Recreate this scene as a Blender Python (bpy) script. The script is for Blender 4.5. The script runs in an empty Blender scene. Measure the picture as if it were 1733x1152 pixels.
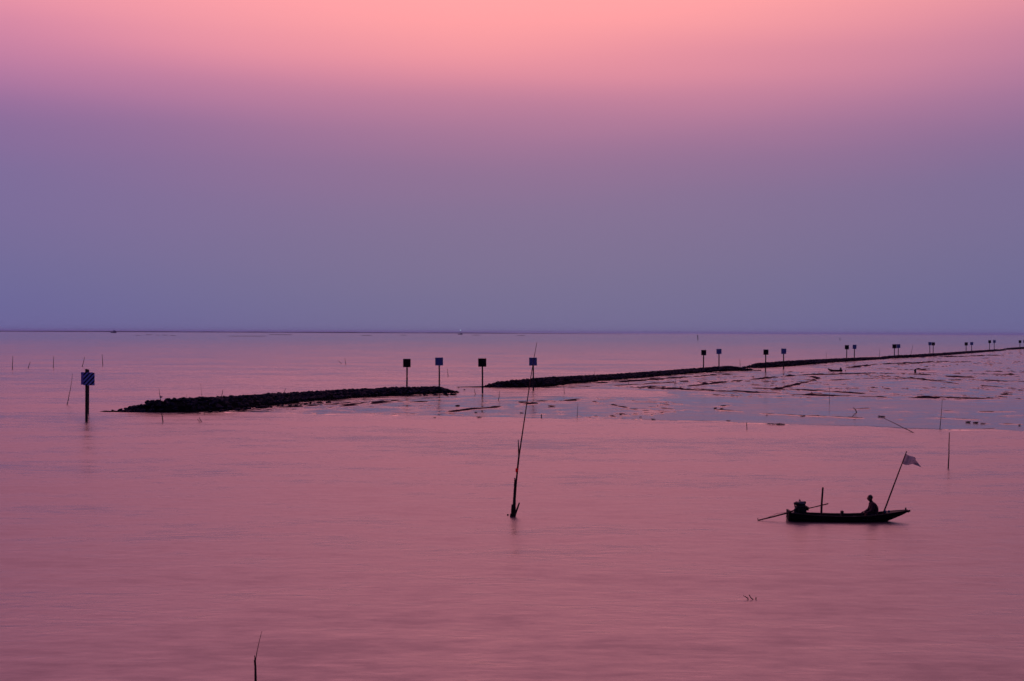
import bpy, bmesh, math, random
import numpy as np
from mathutils import Vector, Matrix, Quaternion

random.seed(7)
RNG = np.random.RandomState(11)
SC = bpy.context.scene
COL = SC.collection

# ------------------------------------------------------------------ camera
CAM_H = 8.0                      # on the pier, metres above the sea
LENS, SENSOR = 50.0, 36.0
FPX = 1733.0 * LENS / SENSOR     # focal length in pixels of the photograph
PITCH = math.atan(13.5 / FPX)
ROLL = 0.0040
cam_data = bpy.data.cameras.new('camera')
cam_data.lens = LENS
cam_data.sensor_width = SENSOR
cam_data.sensor_fit = 'HORIZONTAL'
cam_data.clip_start = 0.5
cam_data.clip_end = 120000.0
cam = bpy.data.objects.new('camera', cam_data)
COL.objects.link(cam)
_f = Vector((0, math.cos(PITCH), -math.sin(PITCH)))
_r0 = Vector((1, 0, 0))
_u0 = _r0.cross(_f)
_r = (_r0 * math.cos(ROLL) + _u0 * math.sin(ROLL)).normalized()
_u = _r.cross(_f).normalized()
cam.matrix_world = Matrix(((_r.x, _u.x, -_f.x, 0), (_r.y, _u.y, -_f.y, 0),
                           (_r.z, _u.z, -_f.z, CAM_H), (0, 0, 0, 1)))
SC.camera = cam
EYE = Vector((0, 0, CAM_H))

# ------------------------------------------------------------------ sky
SUN_EL, SUN_ROT = math.radians(1.5), math.radians(0.0)
world = bpy.data.worlds.new('World')
SC.world = world
world.use_nodes = True
wt = world.node_tree
wt.nodes.clear()
def wn(t, **kw):
    n = wt.nodes.new(t)
    for k, v in kw.items():
        setattr(n, k, v)
    return n
def wmath(op, a, b=None, c=None, clamp=False):
    n = wn('ShaderNodeMath', operation=op, use_clamp=clamp)
    for i, v in enumerate((a, b, c)):
        if v is None:
            continue
        if isinstance(v, (int, float)):
            n.inputs[i].default_value = v
        else:
            wt.links.new(v, n.inputs[i])
    return n.outputs[0]
def srgb(r, g, b):
    def f(c):
        c /= 255.0
        return c / 12.92 if c <= 0.04045 else ((c + 0.055) / 1.055) ** 2.4
    return (f(r), f(g), f(b), 1.0)
tc = wn('ShaderNodeTexCoord')
sep = wn('ShaderNodeSeparateXYZ')
wt.links.new(tc.outputs['Generated'], sep.inputs[0])
elev = wmath('MULTIPLY', wmath('ARCSINE', sep.outputs[2]), 180 / math.pi)      # degrees
# thin streaky veil of cloud: slightly uneven bands
vmap = wn('ShaderNodeMapping')
vmap.inputs['Scale'].default_value = (1.8, 1.8, 15.0)
vmap.inputs['Rotation'].default_value = (0.0, math.radians(3.0), 0.0)
wt.links.new(tc.outputs['Generated'], vmap.inputs['Vector'])
vn = wn('ShaderNodeTexNoise')
vn.inputs['Scale'].default_value = 1.0
vn.inputs['Detail'].default_value = 2.0
vn.inputs['Roughness'].default_value = 0.45
wt.links.new(vmap.outputs[0], vn.inputs['Vector'])
streak = wmath('MULTIPLY', wmath('SUBTRACT', vn.outputs['Fac'], 0.5), 2.2)
xs = wmath('SUBTRACT', sep.outputs[0], 0.015)
side = wmath('MULTIPLY', wmath('MULTIPLY', xs, xs), -7.5)                       # the glow is highest straight ahead
eff = wmath('ADD', wmath('ADD', elev, streak), side)
fac = wmath('DIVIDE', wmath('ADD', eff, 5.0), 95.0, clamp=True)
ramp = wn('ShaderNodeValToRGB')
ramp.color_ramp.interpolation = 'B_SPLINE'
stops = [(-5.0, (112, 104, 150)), (0.0, (118, 113, 151)), (2.5, (127, 117, 151)), (5.0, (138, 118, 153)),
         (6.6, (150, 117, 152)), (8.0, (172, 122, 155)), (9.6, (203, 133, 158)), (11.2, (236, 148, 160)),
         (12.8, (255, 162, 160)), (17.0, (255, 158, 164)), (24.0, (255, 155, 171)), (34.0, (240, 147, 172)),
         (48.0, (178, 132, 168)), (66.0, (128, 116, 167)), (90.0, (98, 104, 160))]
cr = ramp.color_ramp
while len(cr.elements) > 1:
    cr.elements.remove(cr.elements[-1])
for i, (d, c) in enumerate(stops):
    p = (d + 5.0) / 95.0
    e = cr.elements[0] if i == 0 else cr.elements.new(p)
    e.position = p
    e.color = srgb(*c)
wt.links.new(fac, ramp.inputs[0])
# behind the camera the dusk sky is a plain dim blue
back = wn('ShaderNodeMapRange')
back.interpolation_type = 'SMOOTHSTEP'
back.inputs['From Min'].default_value = 0.25
back.inputs['From Max'].default_value = -0.55
wt.links.new(sep.outputs[1], back.inputs['Value'])
mixb = wn('ShaderNodeMixRGB')
mixb.inputs[2].default_value = (0.035, 0.05, 0.17, 1)
wt.links.new(back.outputs[0], mixb.inputs[0])
bg1 = wn('ShaderNodeBackground')
# the afterglow goes on rising above the top of the picture, then falls off towards the zenith
glow = wn('ShaderNodeFloatCurve')
gc = glow.mapping.curves[0]
for i, (d, v) in enumerate(((-5, 1.0), (12.6, 1.0), (15.5, 1.2), (21, 3.8), (29, 4.95), (42, 3.8), (60, 1.6), (90, 0.8))):
    p = ((d + 5) / 95.0, v / 5.0)
    if i == 0: gc.points[0].location = p
    elif i == 7: gc.points[1].location = p
    else: gc.points.new(*p)
glow.mapping.update()
wt.links.new(fac, glow.inputs['Value'])
# the glow above the picture is strongest straight ahead
az = wmath('MAXIMUM', wmath('SUBTRACT', 1.0, wmath('MULTIPLY', wmath('MULTIPLY', xs, xs), 2.0)), 0.3)
amp = wmath('ADD', 1.0, wmath('MULTIPLY', wmath('SUBTRACT', wmath('MULTIPLY', glow.outputs[0], 5.0), 1.0), az))
front = wn('ShaderNodeMixRGB', blend_type='MULTIPLY')
front.inputs[0].default_value = 1.0
wt.links.new(ramp.outputs[0], front.inputs[1])
wt.links.new(amp, front.inputs[2])
# cooler, more violet towards the left
lf = wn('ShaderNodeMapRange')
lf.interpolation_type = 'SMOOTHSTEP'
lf.inputs['From Min'].default_value = 0.0
lf.inputs['From Max'].default_value = -0.42
wt.links.new(sep.outputs[0], lf.inputs['Value'])
violet = wn('ShaderNodeMixRGB', blend_type='MULTIPLY')
violet.inputs[2].default_value = (0.86, 0.88, 1.08, 1)
wt.links.new(lf.outputs[0], violet.inputs[0])
wt.links.new(front.outputs[0], violet.inputs[1])
rt = wn('ShaderNodeMapRange')
rt.interpolation_type = 'SMOOTHSTEP'
rt.inputs['From Min'].default_value = 0.05
rt.inputs['From Max'].default_value = 0.42
wt.links.new(sep.outputs[0], rt.inputs['Value'])
cool = wn('ShaderNodeMixRGB', blend_type='MULTIPLY')
cool.inputs[2].default_value = (0.84, 0.90, 1.0, 1)
wt.links.new(rt.outputs[0], cool.inputs[0])
wt.links.new(violet.outputs[0], cool.inputs[1])
wt.links.new(cool.outputs[0], mixb.inputs[1])
bg1.inputs['Strength'].default_value = 1.0
wt.links.new(mixb.outputs[0], bg1.inputs[0])
sky = wn('ShaderNodeTexSky')
sky.sky_type = 'NISHITA'
sky.sun_disc = False
sky.sun_elevation = SUN_EL
sky.sun_rotation = SUN_ROT
sky.air_density = 1.0
bg2 = wn('ShaderNodeBackground')
bg2.inputs['Strength'].default_value = 0.0
wt.links.new(sky.outputs[0], bg2.inputs[0])
addsh = wn('ShaderNodeAddShader')
wt.links.new(bg1.outputs[0], addsh.inputs[0])
wt.links.new(bg2.outputs[0], addsh.inputs[1])
wout = wn('ShaderNodeOutputWorld')
wt.links.new(addsh.outputs[0], wout.inputs[0])

SC.view_settings.view_transform = 'Standard'
SC.view_settings.look = 'None'
SC.view_settings.exposure = 0.0
SC.view_settings.gamma = 1.0
SC.view_settings.use_curve_mapping = False
SC.cycles.use_denoising = True
SC.cycles.max_bounces = 5
SC.cycles.sample_clamp_indirect = 4.0

# ------------------------------------------------------------------ helpers
def ray(px, py):
    return (_f + _r * ((px - 866.5) / FPX) + _u * ((576.0 - py) / FPX))
def ground(px, py, z=0.0):
    d = ray(px, py)
    return EYE + d * ((z - CAM_H) / d.z)
def at_y(px, py, Y):
    d = ray(px, py)
    return EYE + d * (Y / d.y)
def mpp(Y):
    return Y / FPX               # metres for one photo pixel at distance Y

def link(name, me, mat=None, parent=None):
    o = bpy.data.objects.new(name, me)
    COL.objects.link(o)
    if mat is not None and me is not None and not me.materials:
        me.materials.append(mat)
    if parent is not None:
        o.parent = parent
    return o
def tag(o, label=None, cat=None, group=None, kind=None):
    if label: o['label'] = label
    if cat: o['category'] = cat
    if group: o['group'] = group
    if kind: o['kind'] = kind
    return o
def thing(name, label, cat, loc=(0, 0, 0), rotz=0.0, group=None):
    o = link(name, None)
    o.empty_display_size = 0.2
    o.location = loc
    o.rotation_euler = (0, 0, rotz)
    return tag(o, label, cat, group)
def mesh(name, verts, faces, smooth=False):
    me = bpy.data.meshes.new(name)
    me.from_pydata([tuple(v) for v in verts], [], [tuple(f) for f in faces])
    me.update()
    if smooth:
        me.polygons.foreach_set('use_smooth', [True] * len(me.polygons))
    return me
def bm_mesh(name, bm, smooth=False):
    bmesh.ops.recalc_face_normals(bm, faces=bm.faces)
    me = bpy.data.meshes.new(name)
    bm.to_mesh(me)
    bm.free()
    if smooth:
        me.polygons.foreach_set('use_smooth', [True] * len(me.polygons))
    return me
def box(bm, lo, hi, bev=0.0):
    lo, hi = Vector(lo), Vector(hi)
    m = Matrix.Translation((lo + hi) / 2) @ Matrix.Diagonal((*(hi - lo), 1))
    r = bmesh.ops.create_cube(bm, size=1.0, matrix=m)
    if bev:
        es = {e for v in r['verts'] for e in v.link_edges}
        bmesh.ops.bevel(bm, geom=list(es), offset=bev, segments=1, affect='EDGES')
def tube(bm, pts, radii, n=7):
    pts = [Vector(p) for p in pts]
    rings = []
    for i, p in enumerate(pts):
        t = (pts[min(i + 1, len(pts) - 1)] - pts[max(i - 1, 0)]).normalized()
        a = t.cross(Vector((0, 1, 0)) if abs(t.y) < 0.9 else Vector((1, 0, 0))).normalized()
        b = t.cross(a)
        rad = radii[i] if isinstance(radii, (list, tuple)) else radii
        rings.append([bm.verts.new(p + (a * math.cos(2 * math.pi * k / n) + b * math.sin(2 * math.pi * k / n)) * rad)
                      for k in range(n)])
    for r0, r1 in zip(rings, rings[1:]):
        for k in range(n):
            bm.faces.new((r0[k], r0[(k + 1) % n], r1[(k + 1) % n], r1[k]))
    bm.faces.new(rings[0][::-1])
    bm.faces.new(rings[-1])

def vnoise(x, y, seed=0):
    """smooth value noise, -1..1"""
    xi, yi = np.floor(x).astype(np.int64), np.floor(y).astype(np.int64)
    xf, yf = x - xi, y - yi
    def h(i, j):
        n = (i * 374761393 + j * 668265263 + seed * 982451653) & 0x7fffffff
        n = ((n ^ (n >> 13)) * 1274126177) & 0x7fffffff
        return ((n ^ (n >> 16)) & 0xffff) / 32767.5 - 1.0
    u, v = xf * xf * (3 - 2 * xf), yf * yf * (3 - 2 * yf)
    a, b, c, d = h(xi, yi), h(xi + 1, yi), h(xi, yi + 1), h(xi + 1, yi + 1)
    return (a * (1 - u) + b * u) * (1 - v) + (c * (1 - u) + d * u) * v
def fbm(x, y, oct=4, seed=0):
    s, a, t = 0.0, 1.0, 0.0
    for o in range(oct):
        s = s + a * vnoise(x, y, seed + o * 17)
        t += a
        a *= 0.5
        x, y = x * 2.03 + 11.3, y * 2.03 + 5.7
    return s / t

# ------------------------------------------------------------------ materials
def material(name, base, rough=0.7, var=0.3, scale=6.0, spec=0.3, bump=0.0, metallic=0.0):
    m = bpy.data.materials.new(name)
    m.use_nodes = True
    nt = m.node_tree
    b = nt.nodes['Principled BSDF']
    b.inputs['Roughness'].default_value = rough
    b.inputs['Metallic'].default_value = metallic
    b.inputs['Specular IOR Level'].default_value = spec
    g = nt.nodes.new('ShaderNodeTexCoord')
    n = nt.nodes.new('ShaderNodeTexNoise')
    n.inputs['Scale'].default_value = scale
    n.inputs['Detail'].default_value = 4
    nt.links.new(g.outputs['Object'], n.inputs['Vector'])
    r = nt.nodes.new('ShaderNodeValToRGB')
    r.color_ramp.elements[0].position = 0.3
    r.color_ramp.elements[1].position = 0.7
    r.color_ramp.elements[0].color = (*[c * (1 - var) for c in base], 1)
    r.color_ramp.elements[1].color = (*[min(1, c * (1 + var)) for c in base], 1)
    nt.links.new(n.outputs['Fac'], r.inputs[0])
    nt.links.new(r.outputs[0], b.inputs['Base Color'])
    if bump:
        bn = nt.nodes.new('ShaderNodeBump')
        bn.inputs['Strength'].default_value = bump
        nt.links.new(n.outputs['Fac'], bn.inputs['Height'])
        nt.links.new(bn.outputs[0], b.inputs['Normal'])
    return m
M = {}
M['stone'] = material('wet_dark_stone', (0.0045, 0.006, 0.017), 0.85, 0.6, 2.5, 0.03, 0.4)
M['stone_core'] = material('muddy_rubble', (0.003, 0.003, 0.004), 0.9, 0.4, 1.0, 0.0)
M['post'] = material('tarred_post', (0.007, 0.007, 0.011), 0.7, 0.4, 5.0, 0.2)
M['board_dark'] = material('dark_red_board', (0.012, 0.003, 0.005), 0.7, 0.3, 4.0, 0.1)
M['board_back'] = material('violet_board', (0.20, 0.13, 0.45), 0.7, 0.1, 4.0, 0.2)
M['bamboo'] = material('weathered_bamboo', (0.016, 0.008, 0.011), 0.7, 0.5, 5.0, 0.2)
M['bamboo_red'] = material('red_brown_bamboo', (0.06, 0.012, 0.016), 0.6, 0.3, 5.0, 0.2)
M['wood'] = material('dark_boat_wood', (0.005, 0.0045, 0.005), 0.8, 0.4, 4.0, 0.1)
M['wood_trim'] = material('worn_boat_trim', (0.011, 0.007, 0.008), 0.7, 0.4, 6.0, 0.2)
M['iron'] = material('oily_iron', (0.006, 0.007, 0.009), 0.5, 0.5, 12.0, 0.3)
M['cowl'] = material('blue_painted_cowl', (0.008, 0.02, 0.045), 0.5, 0.3, 8.0, 0.3)
M['rust'] = material('rusty_rod', (0.035, 0.010, 0.012), 0.7, 0.4, 10.0, 0.2)
M['cloth'] = material('faded_grey_cloth', (0.48, 0.46, 0.50), 0.9, 0.15, 6.0, 0.1)
M['cloth_dark'] = material('dark_cloth', (0.06, 0.06, 0.09), 0.9, 0.2, 6.0, 0.1)
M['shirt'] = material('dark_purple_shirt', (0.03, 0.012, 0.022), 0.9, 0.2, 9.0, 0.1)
M['skin'] = material('brown_skin', (0.16, 0.075, 0.05), 0.6, 0.1, 9.0, 0.2)  # plain brown skin tone, varied slightly at random
M['hair'] = material('black_hair', (0.012, 0.01, 0.01), 0.6, 0.2, 20.0, 0.2)
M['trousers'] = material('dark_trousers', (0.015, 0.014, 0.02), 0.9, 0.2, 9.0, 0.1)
M['sack'] = material('pale_sack', (0.3, 0.28, 0.27), 0.9, 0.15, 6.0, 0.1)
M['plastic'] = material('blue_plastic', (0.03, 0.08, 0.14), 0.4, 0.1, 6.0, 0.3)
M['straw'] = material('brown_basketry', (0.05, 0.02, 0.018), 0.8, 0.4, 25.0, 0.1)
M['red_tag'] = material('red_plastic', (0.85, 0.04, 0.04), 0.5, 0.05, 6.0, 0.3)
M['far_paint'] = material('navy_ship_paint', (0.03, 0.04, 0.12), 0.6, 0.2, 0.3, 0.2)
M['mud_clod'] = material('black_mud', (0.012, 0.007, 0.011), 0.7, 0.4, 3.0, 0.3)
M['land'] = material('far_mangrove_green', (0.02, 0.035, 0.04), 0.9, 0.3, 0.01, 0.1)

def see_through(m, share):
    nt = m.node_tree
    b = nt.nodes['Principled BSDF']
    out = nt.nodes['Material Output']
    tr = nt.nodes.new('ShaderNodeBsdfTranslucent')
    src = b.inputs['Base Color'].links[0].from_socket
    nt.links.new(src, tr.inputs['Color'])
    mx = nt.nodes.new('ShaderNodeMixShader')
    mx.inputs[0].default_value = share
    nt.links.new(b.outputs[0], mx.inputs[1])
    nt.links.new(tr.outputs[0], mx.inputs[2])
    nt.links.new(mx.outputs[0], out.inputs['Surface'])
see_through(M['cloth'], 0.65)
see_through(M['red_tag'], 0.6)

def stripe_material(name, period, light, dark, phase=0.0):
    m = bpy.data.materials.new(name)
    m.use_nodes = True
    nt = m.node_tree
    b = nt.nodes['Principled BSDF']
    b.inputs['Roughness'].default_value = 0.6
    b.inputs['Specular IOR Level'].default_value = 0.2
    g = nt.nodes.new('ShaderNodeTexCoord')
    s = nt.nodes.new('ShaderNodeSeparateXYZ')
    nt.links.new(g.outputs['Object'], s.inputs[0])
    def mm(op, a, c):
        n = nt.nodes.new('ShaderNodeMath'); n.operation = op
        for i, v in enumerate((a, c)):
            if isinstance(v, (int, float)): n.inputs[i].default_value = v
            else: nt.links.new(v, n.inputs[i])
        return n.outputs[0]
    d = mm('SUBTRACT', s.outputs[2], s.outputs[0])
    t = mm('FRACT', mm('ADD', mm('DIVIDE', d, period), 20.0 + phase), 0.0)
    k = mm('GREATER_THAN', t, 0.5)
    n = nt.nodes.new('ShaderNodeTexNoise')
    n.inputs['Scale'].default_value = 9.0
    nt.links.new(g.outputs['Object'], n.inputs['Vector'])
    mix = nt.nodes.new('ShaderNodeMixRGB')
    mix.inputs[1].default_value = (*dark, 1)
    mix.inputs[2].default_value = (*light, 1)
    nt.links.new(k, mix.inputs[0])
    mul = nt.nodes.new('ShaderNodeMixRGB'); mul.blend_type = 'MULTIPLY'; mul.inputs[0].default_value = 0.5
    nt.links.new(mix.outputs[0], mul.inputs[1]); nt.links.new(n.outputs['Fac'], mul.inputs[2])
    nt.links.new(mul.outputs[0], b.inputs['Base Color'])
    return m
M['stripes'] = stripe_material('diagonal_stripes', 0.38, (0.30, 0.34, 0.85), (0.012, 0.012, 0.045))

def water_material(name, base, r_lo, r_hi, scales, bump_s, bump_d, ior=1.33, calm=None):
    m = bpy.data.materials.new(name)
    m.use_nodes = True
    nt = m.node_tree
    b = nt.nodes['Principled BSDF']
    b.inputs['Base Color'].default_value = (*base, 1)
    b.inputs['IOR'].default_value = ior
    b.inputs['Specular IOR Level'].default_value = 0.5
    g = nt.nodes.new('ShaderNodeNewGeometry')
    mp = nt.nodes.new('ShaderNodeMapping')
    mp.inputs['Scale'].default_value = (0.4, 1.0, 1.0)
    mp.inputs['Rotation'].default_value = (0, 0, math.radians(3))
    nt.links.new(g.outputs['Position'], mp.inputs['Vector'])
    def noise(scale, detail, rough=0.5):
        n = nt.nodes.new('ShaderNodeTexNoise')
        n.inputs['Scale'].default_value = scale
        n.inputs['Detail'].default_value = detail
        n.inputs['Roughness'].default_value = rough
        nt.links.new(mp.outputs[0], n.inputs['Vector'])
        return n.outputs['Fac']
    def mm(op, a_, b_):
        n = nt.nodes.new('ShaderNodeMath'); n.operation = op
        for i, v in enumerate((a_, b_)):
            if isinstance(v, (int, float)): n.inputs[i].default_value = v
            else: nt.links.new(v, n.inputs[i])
        return n.outputs[0]
    add = mm('ADD', mm('ADD', noise(scales[0], 3), noise(scales[1], 3)), noise(scales[2], 3, 0.6))
    mr = nt.nodes.new('ShaderNodeMapRange')
    mr.inputs['From Min'].default_value = 1.18
    mr.inputs['From Max'].default_value = 1.72
    mr.inputs['To Min'].default_value = r_lo
    mr.inputs['To Max'].default_value = r_hi
    nt.links.new(add, mr.inputs['Value'])
    rough_out = mr.outputs[0]
    if calm:
        # open water beyond the breakwaters lies calmer
        s_ = nt.nodes.new('ShaderNodeSeparateXYZ')
        nt.links.new(g.outputs['Position'], s_.inputs[0])
        cm = nt.nodes.new('ShaderNodeMapRange')
        cm.inputs['From Min'].default_value = math.log(33.0)
        cm.inputs['From Max'].default_value = math.log(1500.0)
        cm.inputs['To Min'].default_value = 1.0
        cm.inputs['To Max'].default_value = calm
        nt.links.new(mm('LOGARITHM', mm('MAXIMUM', s_.outputs[1], 1.0), math.e), cm.inputs['Value'])
        rough_out = mm('MULTIPLY', rough_out, cm.outputs[0])
    nt.links.new(rough_out, b.inputs['Roughness'])
    if bump_s:
        mp2 = nt.nodes.new('ShaderNodeMapping')
        mp2.inputs['Scale'].default_value = (0.55, 1.0, 1.0)
        nt.links.new(g.outputs['Position'], mp2.inputs['Vector'])
        rip = nt.nodes.new('ShaderNodeTexNoise')
        rip.inputs['Scale'].default_value = 3.2
        rip.inputs['Detail'].default_value = 3
        nt.links.new(mp2.outputs[0], rip.inputs['Vector'])
        fine = mm('ADD', noise(scales[3], 4, 0.6), mm('MULTIPLY', rip.outputs['Fac'], 0.45))
        bn = nt.nodes.new('ShaderNodeBump')
        bn.inputs['Strength'].default_value = bump_s
        bn.inputs['Distance'].default_value = bump_d
        nt.links.new(fine, bn.inputs['Height'])
        nt.links.new(bn.outputs[0], b.inputs['Normal'])
    return m
M['sea'] = water_material('dusk_sea', (0.055, 0.036, 0.042), 0.25, 0.49, (0.055, 0.34, 1.7, 1.2), 0.5, 0.055, calm=0.27)
M['pool'] = water_material('still_pool', (0.035, 0.027, 0.028), 0.08, 0.20, (0.05, 0.3, 1.0, 1), 0.0, 0.0)

def mud_material():
    m = bpy.data.materials.new('wet_mud')
    m.use_nodes = True
    nt = m.node_tree
    b = nt.nodes['Principled BSDF']
    b.inputs['IOR'].default_value = 1.4
    g = nt.nodes.new('ShaderNodeNewGeometry')
    s = nt.nodes.new('ShaderNodeSeparateXYZ')
    nt.links.new(g.outputs['Position'], s.inputs[0])
    def noise(scale, detail):
        n = nt.nodes.new('ShaderNodeTexNoise')
        n.inputs['Scale'].default_value = scale
        n.inputs['Detail'].default_value = detail
        nt.links.new(g.outputs['Position'], n.inputs['Vector'])
        return n.outputs['Fac']
    n1, n2 = noise(0.25, 5), noise(1.4, 4)
    cr_ = nt.nodes.new('ShaderNodeValToRGB')
    cr_.color_ramp.elements[0].color = (0.008, 0.006, 0.010, 1)
    cr_.color_ramp.elements[1].color = (0.022, 0.014, 0.020, 1)
    nt.links.new(n2, cr_.inputs[0])
    nt.links.new(cr_.outputs[0], b.inputs['Base Color'])
    # the higher the mud stands above the film of water, the drier and duller it is
    dry = nt.nodes.new('ShaderNodeMapRange')
    dry.inputs['From Min'].default_value = 0.042
    dry.inputs['From Max'].default_value = 0.075
    dry.inputs['To Min'].default_value = 0.0
    dry.inputs['To Max'].default_value = 0.45
    nt.links.new(s.outputs[2], dry.inputs['Value'])
    wet = nt.nodes.new('ShaderNodeMapRange')
    wet.inputs['From Min'].default_value = 0.35
    wet.inputs['From Max'].default_value = 0.65
    wet.inputs['To Min'].default_value = 0.08
    wet.inputs['To Max'].default_value = 0.27
    nt.links.new(n1, wet.inputs['Value'])
    ad = nt.nodes.new('ShaderNodeMath'); ad.operation = 'ADD'
    nt.links.new(dry.outputs[0], ad.inputs[0]); nt.links.new(wet.outputs[0], ad.inputs[1])
    nt.links.new(ad.outputs[0], b.inputs['Roughness'])
    sp = nt.nodes.new('ShaderNodeMapRange')
    sp.inputs['From Min'].default_value = 0.042
    sp.inputs['From Max'].default_value = 0.075
    sp.inputs['To Min'].default_value = 0.5
    sp.inputs['To Max'].default_value = 0.0
    nt.links.new(s.outputs[2], sp.inputs['Value'])
    nt.links.new(sp.outputs[0], b.inputs['Specular IOR Level'])
    bn = nt.nodes.new('ShaderNodeBump')
    bn.inputs['Strength'].default_value = 0.12
    bn.inputs['Distance'].default_value = 0.08
    nt.links.new(n2, bn.inputs['Height'])
    nt.links.new(bn.outputs[0], b.inputs['Normal'])
    return m
M['mud'] = mud_material()

# ------------------------------------------------------------------ sea
def make_sea():
    ys = [-300, 20, 60, 120, 250, 600, 1500, 4000, 12000, 32000]
    xs_ = [-32000, -12000, -3000, -600, -150, 0, 150, 600, 3000, 12000, 32000]
    v = [(x, y, 0.0) for y in ys for x in xs_]
    n = len(xs_)
    f = [(j * n + i, j * n + i + 1, (j + 1) * n + i + 1, (j + 1) * n + i) for j in range(len(ys) - 1) for i in range(n - 1)]
    tag(link('sea', mesh('sea', v, f), M['sea']), kind='structure')
make_sea()

# far low shore, mangroves on the horizon
def make_far_shore():
    Y = 11000.0
    a, b_ = at_y(-120, 560, Y).x, at_y(1080, 563, Y).x
    n = 240
    vs, fs = [], []
    for i in range(n + 1):
        t = i / n
        x = a + (b_ - a) * t
        hgt = (6.5 + 3.5 * float(fbm(np.array([t * 24.0]), np.array([0.5]), 4, 3)[0])) * min(1, (1 - t) / 0.35) ** 0.6
        hgt = max(0.3, hgt)
        vs += [(x, Y, -2), (x, Y + 20, hgt * 0.8), (x, Y + 120, hgt), (x, Y + 400, -2)]
    for i in range(n):
        for k in range(3):
            p = i * 4 + k
            fs.append((p, p + 4, p + 5, p + 1))
    tag(link('far_shore', mesh('far_shore', vs, fs), M['land']), kind='structure')
make_far_shore()

# ------------------------------------------------------------------ mudflat
def inside(poly, x, y):
    r = np.zeros(x.shape, bool)
    n = len(poly)
    for i in range(n):
        x0, y0 = poly[i]
        x1, y1 = poly[(i + 1) % n]
        c = ((y0 > y) != (y1 > y))
        with np.errstate(divide='ignore', invalid='ignore'):
            xi = (x1 - x0) * (y - y0) / (y1 - y0) + x0
        r ^= c & (x < xi)
    return r
def wpoly(pts):
    return [(g.x, g.y) for g in (ground(*p) for p in pts)]
FLAT = wpoly([(300, 699.2), (380, 698.2), (440, 698.2), (560, 701), (700, 703.5), (780, 705), (900, 708), (1060, 710),
              (1200, 713), (1300, 717), (1500, 723.5), (1740, 731), (1800, 733), (1800, 586), (1700, 589), (1600, 596),
              (1500, 603), (1400, 610), (1335, 616), (1240, 622), (1180, 626), (1100, 633), (1000, 641),
              (935, 651), (905, 659), (830, 667), (765, 667), (700, 666), (600, 671), (520, 677), (430, 686), (370, 693)])
TONGUE = wpoly([(800, 660), (870, 656), (945, 657.5), (1060, 660), (1125, 664), (1158, 669.5), (1100, 672.5), (980, 671.5), (900, 670), (830, 670)])
CREEK = wpoly([(1236, 624), (1300, 618), (1345, 619), (1400, 624.5), (1560, 627.5), (1733, 631), (1800, 632.5), (1800, 634.5), (1733, 633),
               (1560, 629.8), (1400, 628.5), (1300, 629)])
CREEK2 = wpoly([(1440, 609.5), (1560, 607.6), (1800, 610), (1800, 611.5), (1560, 609.4), (1450, 612)])
POOL = wpoly([(1105, 676), (1160, 671.5), (1260, 671.5), (1400, 674.5), (1600, 677.5), (1733, 680), (1800, 682), (1800, 731), (1733, 729),
              (1500, 722), (1300, 715), (1150, 711), (1055, 707), (1120, 698), (1185, 690), (1140, 682)])
RIDGES = [  # photo polyline on the flat, height m, width m
    ([(1168, 653.5), (1250, 645), (1320, 638), (1393, 632.5)], 0.22, 0.55),
    ([(1310, 660), (1345, 652), (1370, 646), (1384, 641), (1374, 637)], 0.16, 0.5),
    ([(1060, 655), (1130, 658), (1250, 663), (1350, 668), (1500, 673.5), (1615, 673.5)], 0.13, 1.8),
    ([(1270, 657), (1380, 661), (1480, 668), (1560, 671)], 0.09, 1.3),
    ([(1200, 691.5), (1225, 687), (1257, 685)], 0.14, 0.5),
    ([(1200, 691.5), (1217, 694), (1290, 700), (1400, 706), (1520, 710), (1640, 716), (1733, 719)], 0.09, 0.35),
    ([(1430, 694), (1480, 691), (1515, 689.5)], 0.07, 0.5),
    ([(1380, 634.5), (1480, 631.5), (1560, 634), (1640, 639)], 0.17, 1.6),
    ([(1540, 626.5), (1640, 628), (1733, 630)], 0.18, 0.8),
    ([(1560, 631), (1660, 633), (1733, 635)], 0.2, 0.8),
    ([(1500, 637), (1560, 642), (1620, 650), (1733, 659)], 0.13, 0.4),
    ([(1440, 622.5), (1470, 617.5), (1530, 614.5), (1600, 611.5)], 0.22, 1.2),
    ([(1525, 617), (1560, 614), (1650, 612.5)], 0.2, 1.2),
    ([(1545, 604.5), (1600, 604), (1690, 601)], 0.32, 2.0),
    ([(1500, 625), (1540, 626), (1570, 624.5)], 0.2, 0.6),
    ([(560, 690), (640, 683), (720, 680)], 0.08, 0.6),
    ([(590, 685), (690, 677), (735, 676)], 0.10, 0.9),
    ([(750, 701), (800, 693), (860, 687), (905, 683), (965, 678)], 0.10, 0.7),
    ([(845, 685), (900, 680), (980, 676)], 0.09, 0.8),
    ([(1000, 680), (1040, 686), (1075, 693)], 0.08, 0.4),
    ([(1100, 690), (1150, 694), (1220, 697)], 0.05, 0.5),
    ([(940, 651), (1050, 647), (1140, 640), (1230, 634)], 0.18, 1.0),
    ([(960, 656), (1060, 652), (1160, 646)], 0.10, 0.8),
    ([(1625, 676), (1680, 674), (1733, 676)], 0.13, 1.0),
    ([(1600, 696), (1680, 697), (1733, 697)], 0.07, 0.7),
    ([(1530, 704), (1620, 709), (1700, 713)], 0.06, 0.4),
    ([(1560, 645), (1640, 643), (1733, 646)], 0.10, 1.5),
    ([(1400, 644), (1480, 640), (1560, 641)], 0.08, 1.0),
    ([(430, 694), (520, 688), (600, 681)], 0.07, 0.6),
]
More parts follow.
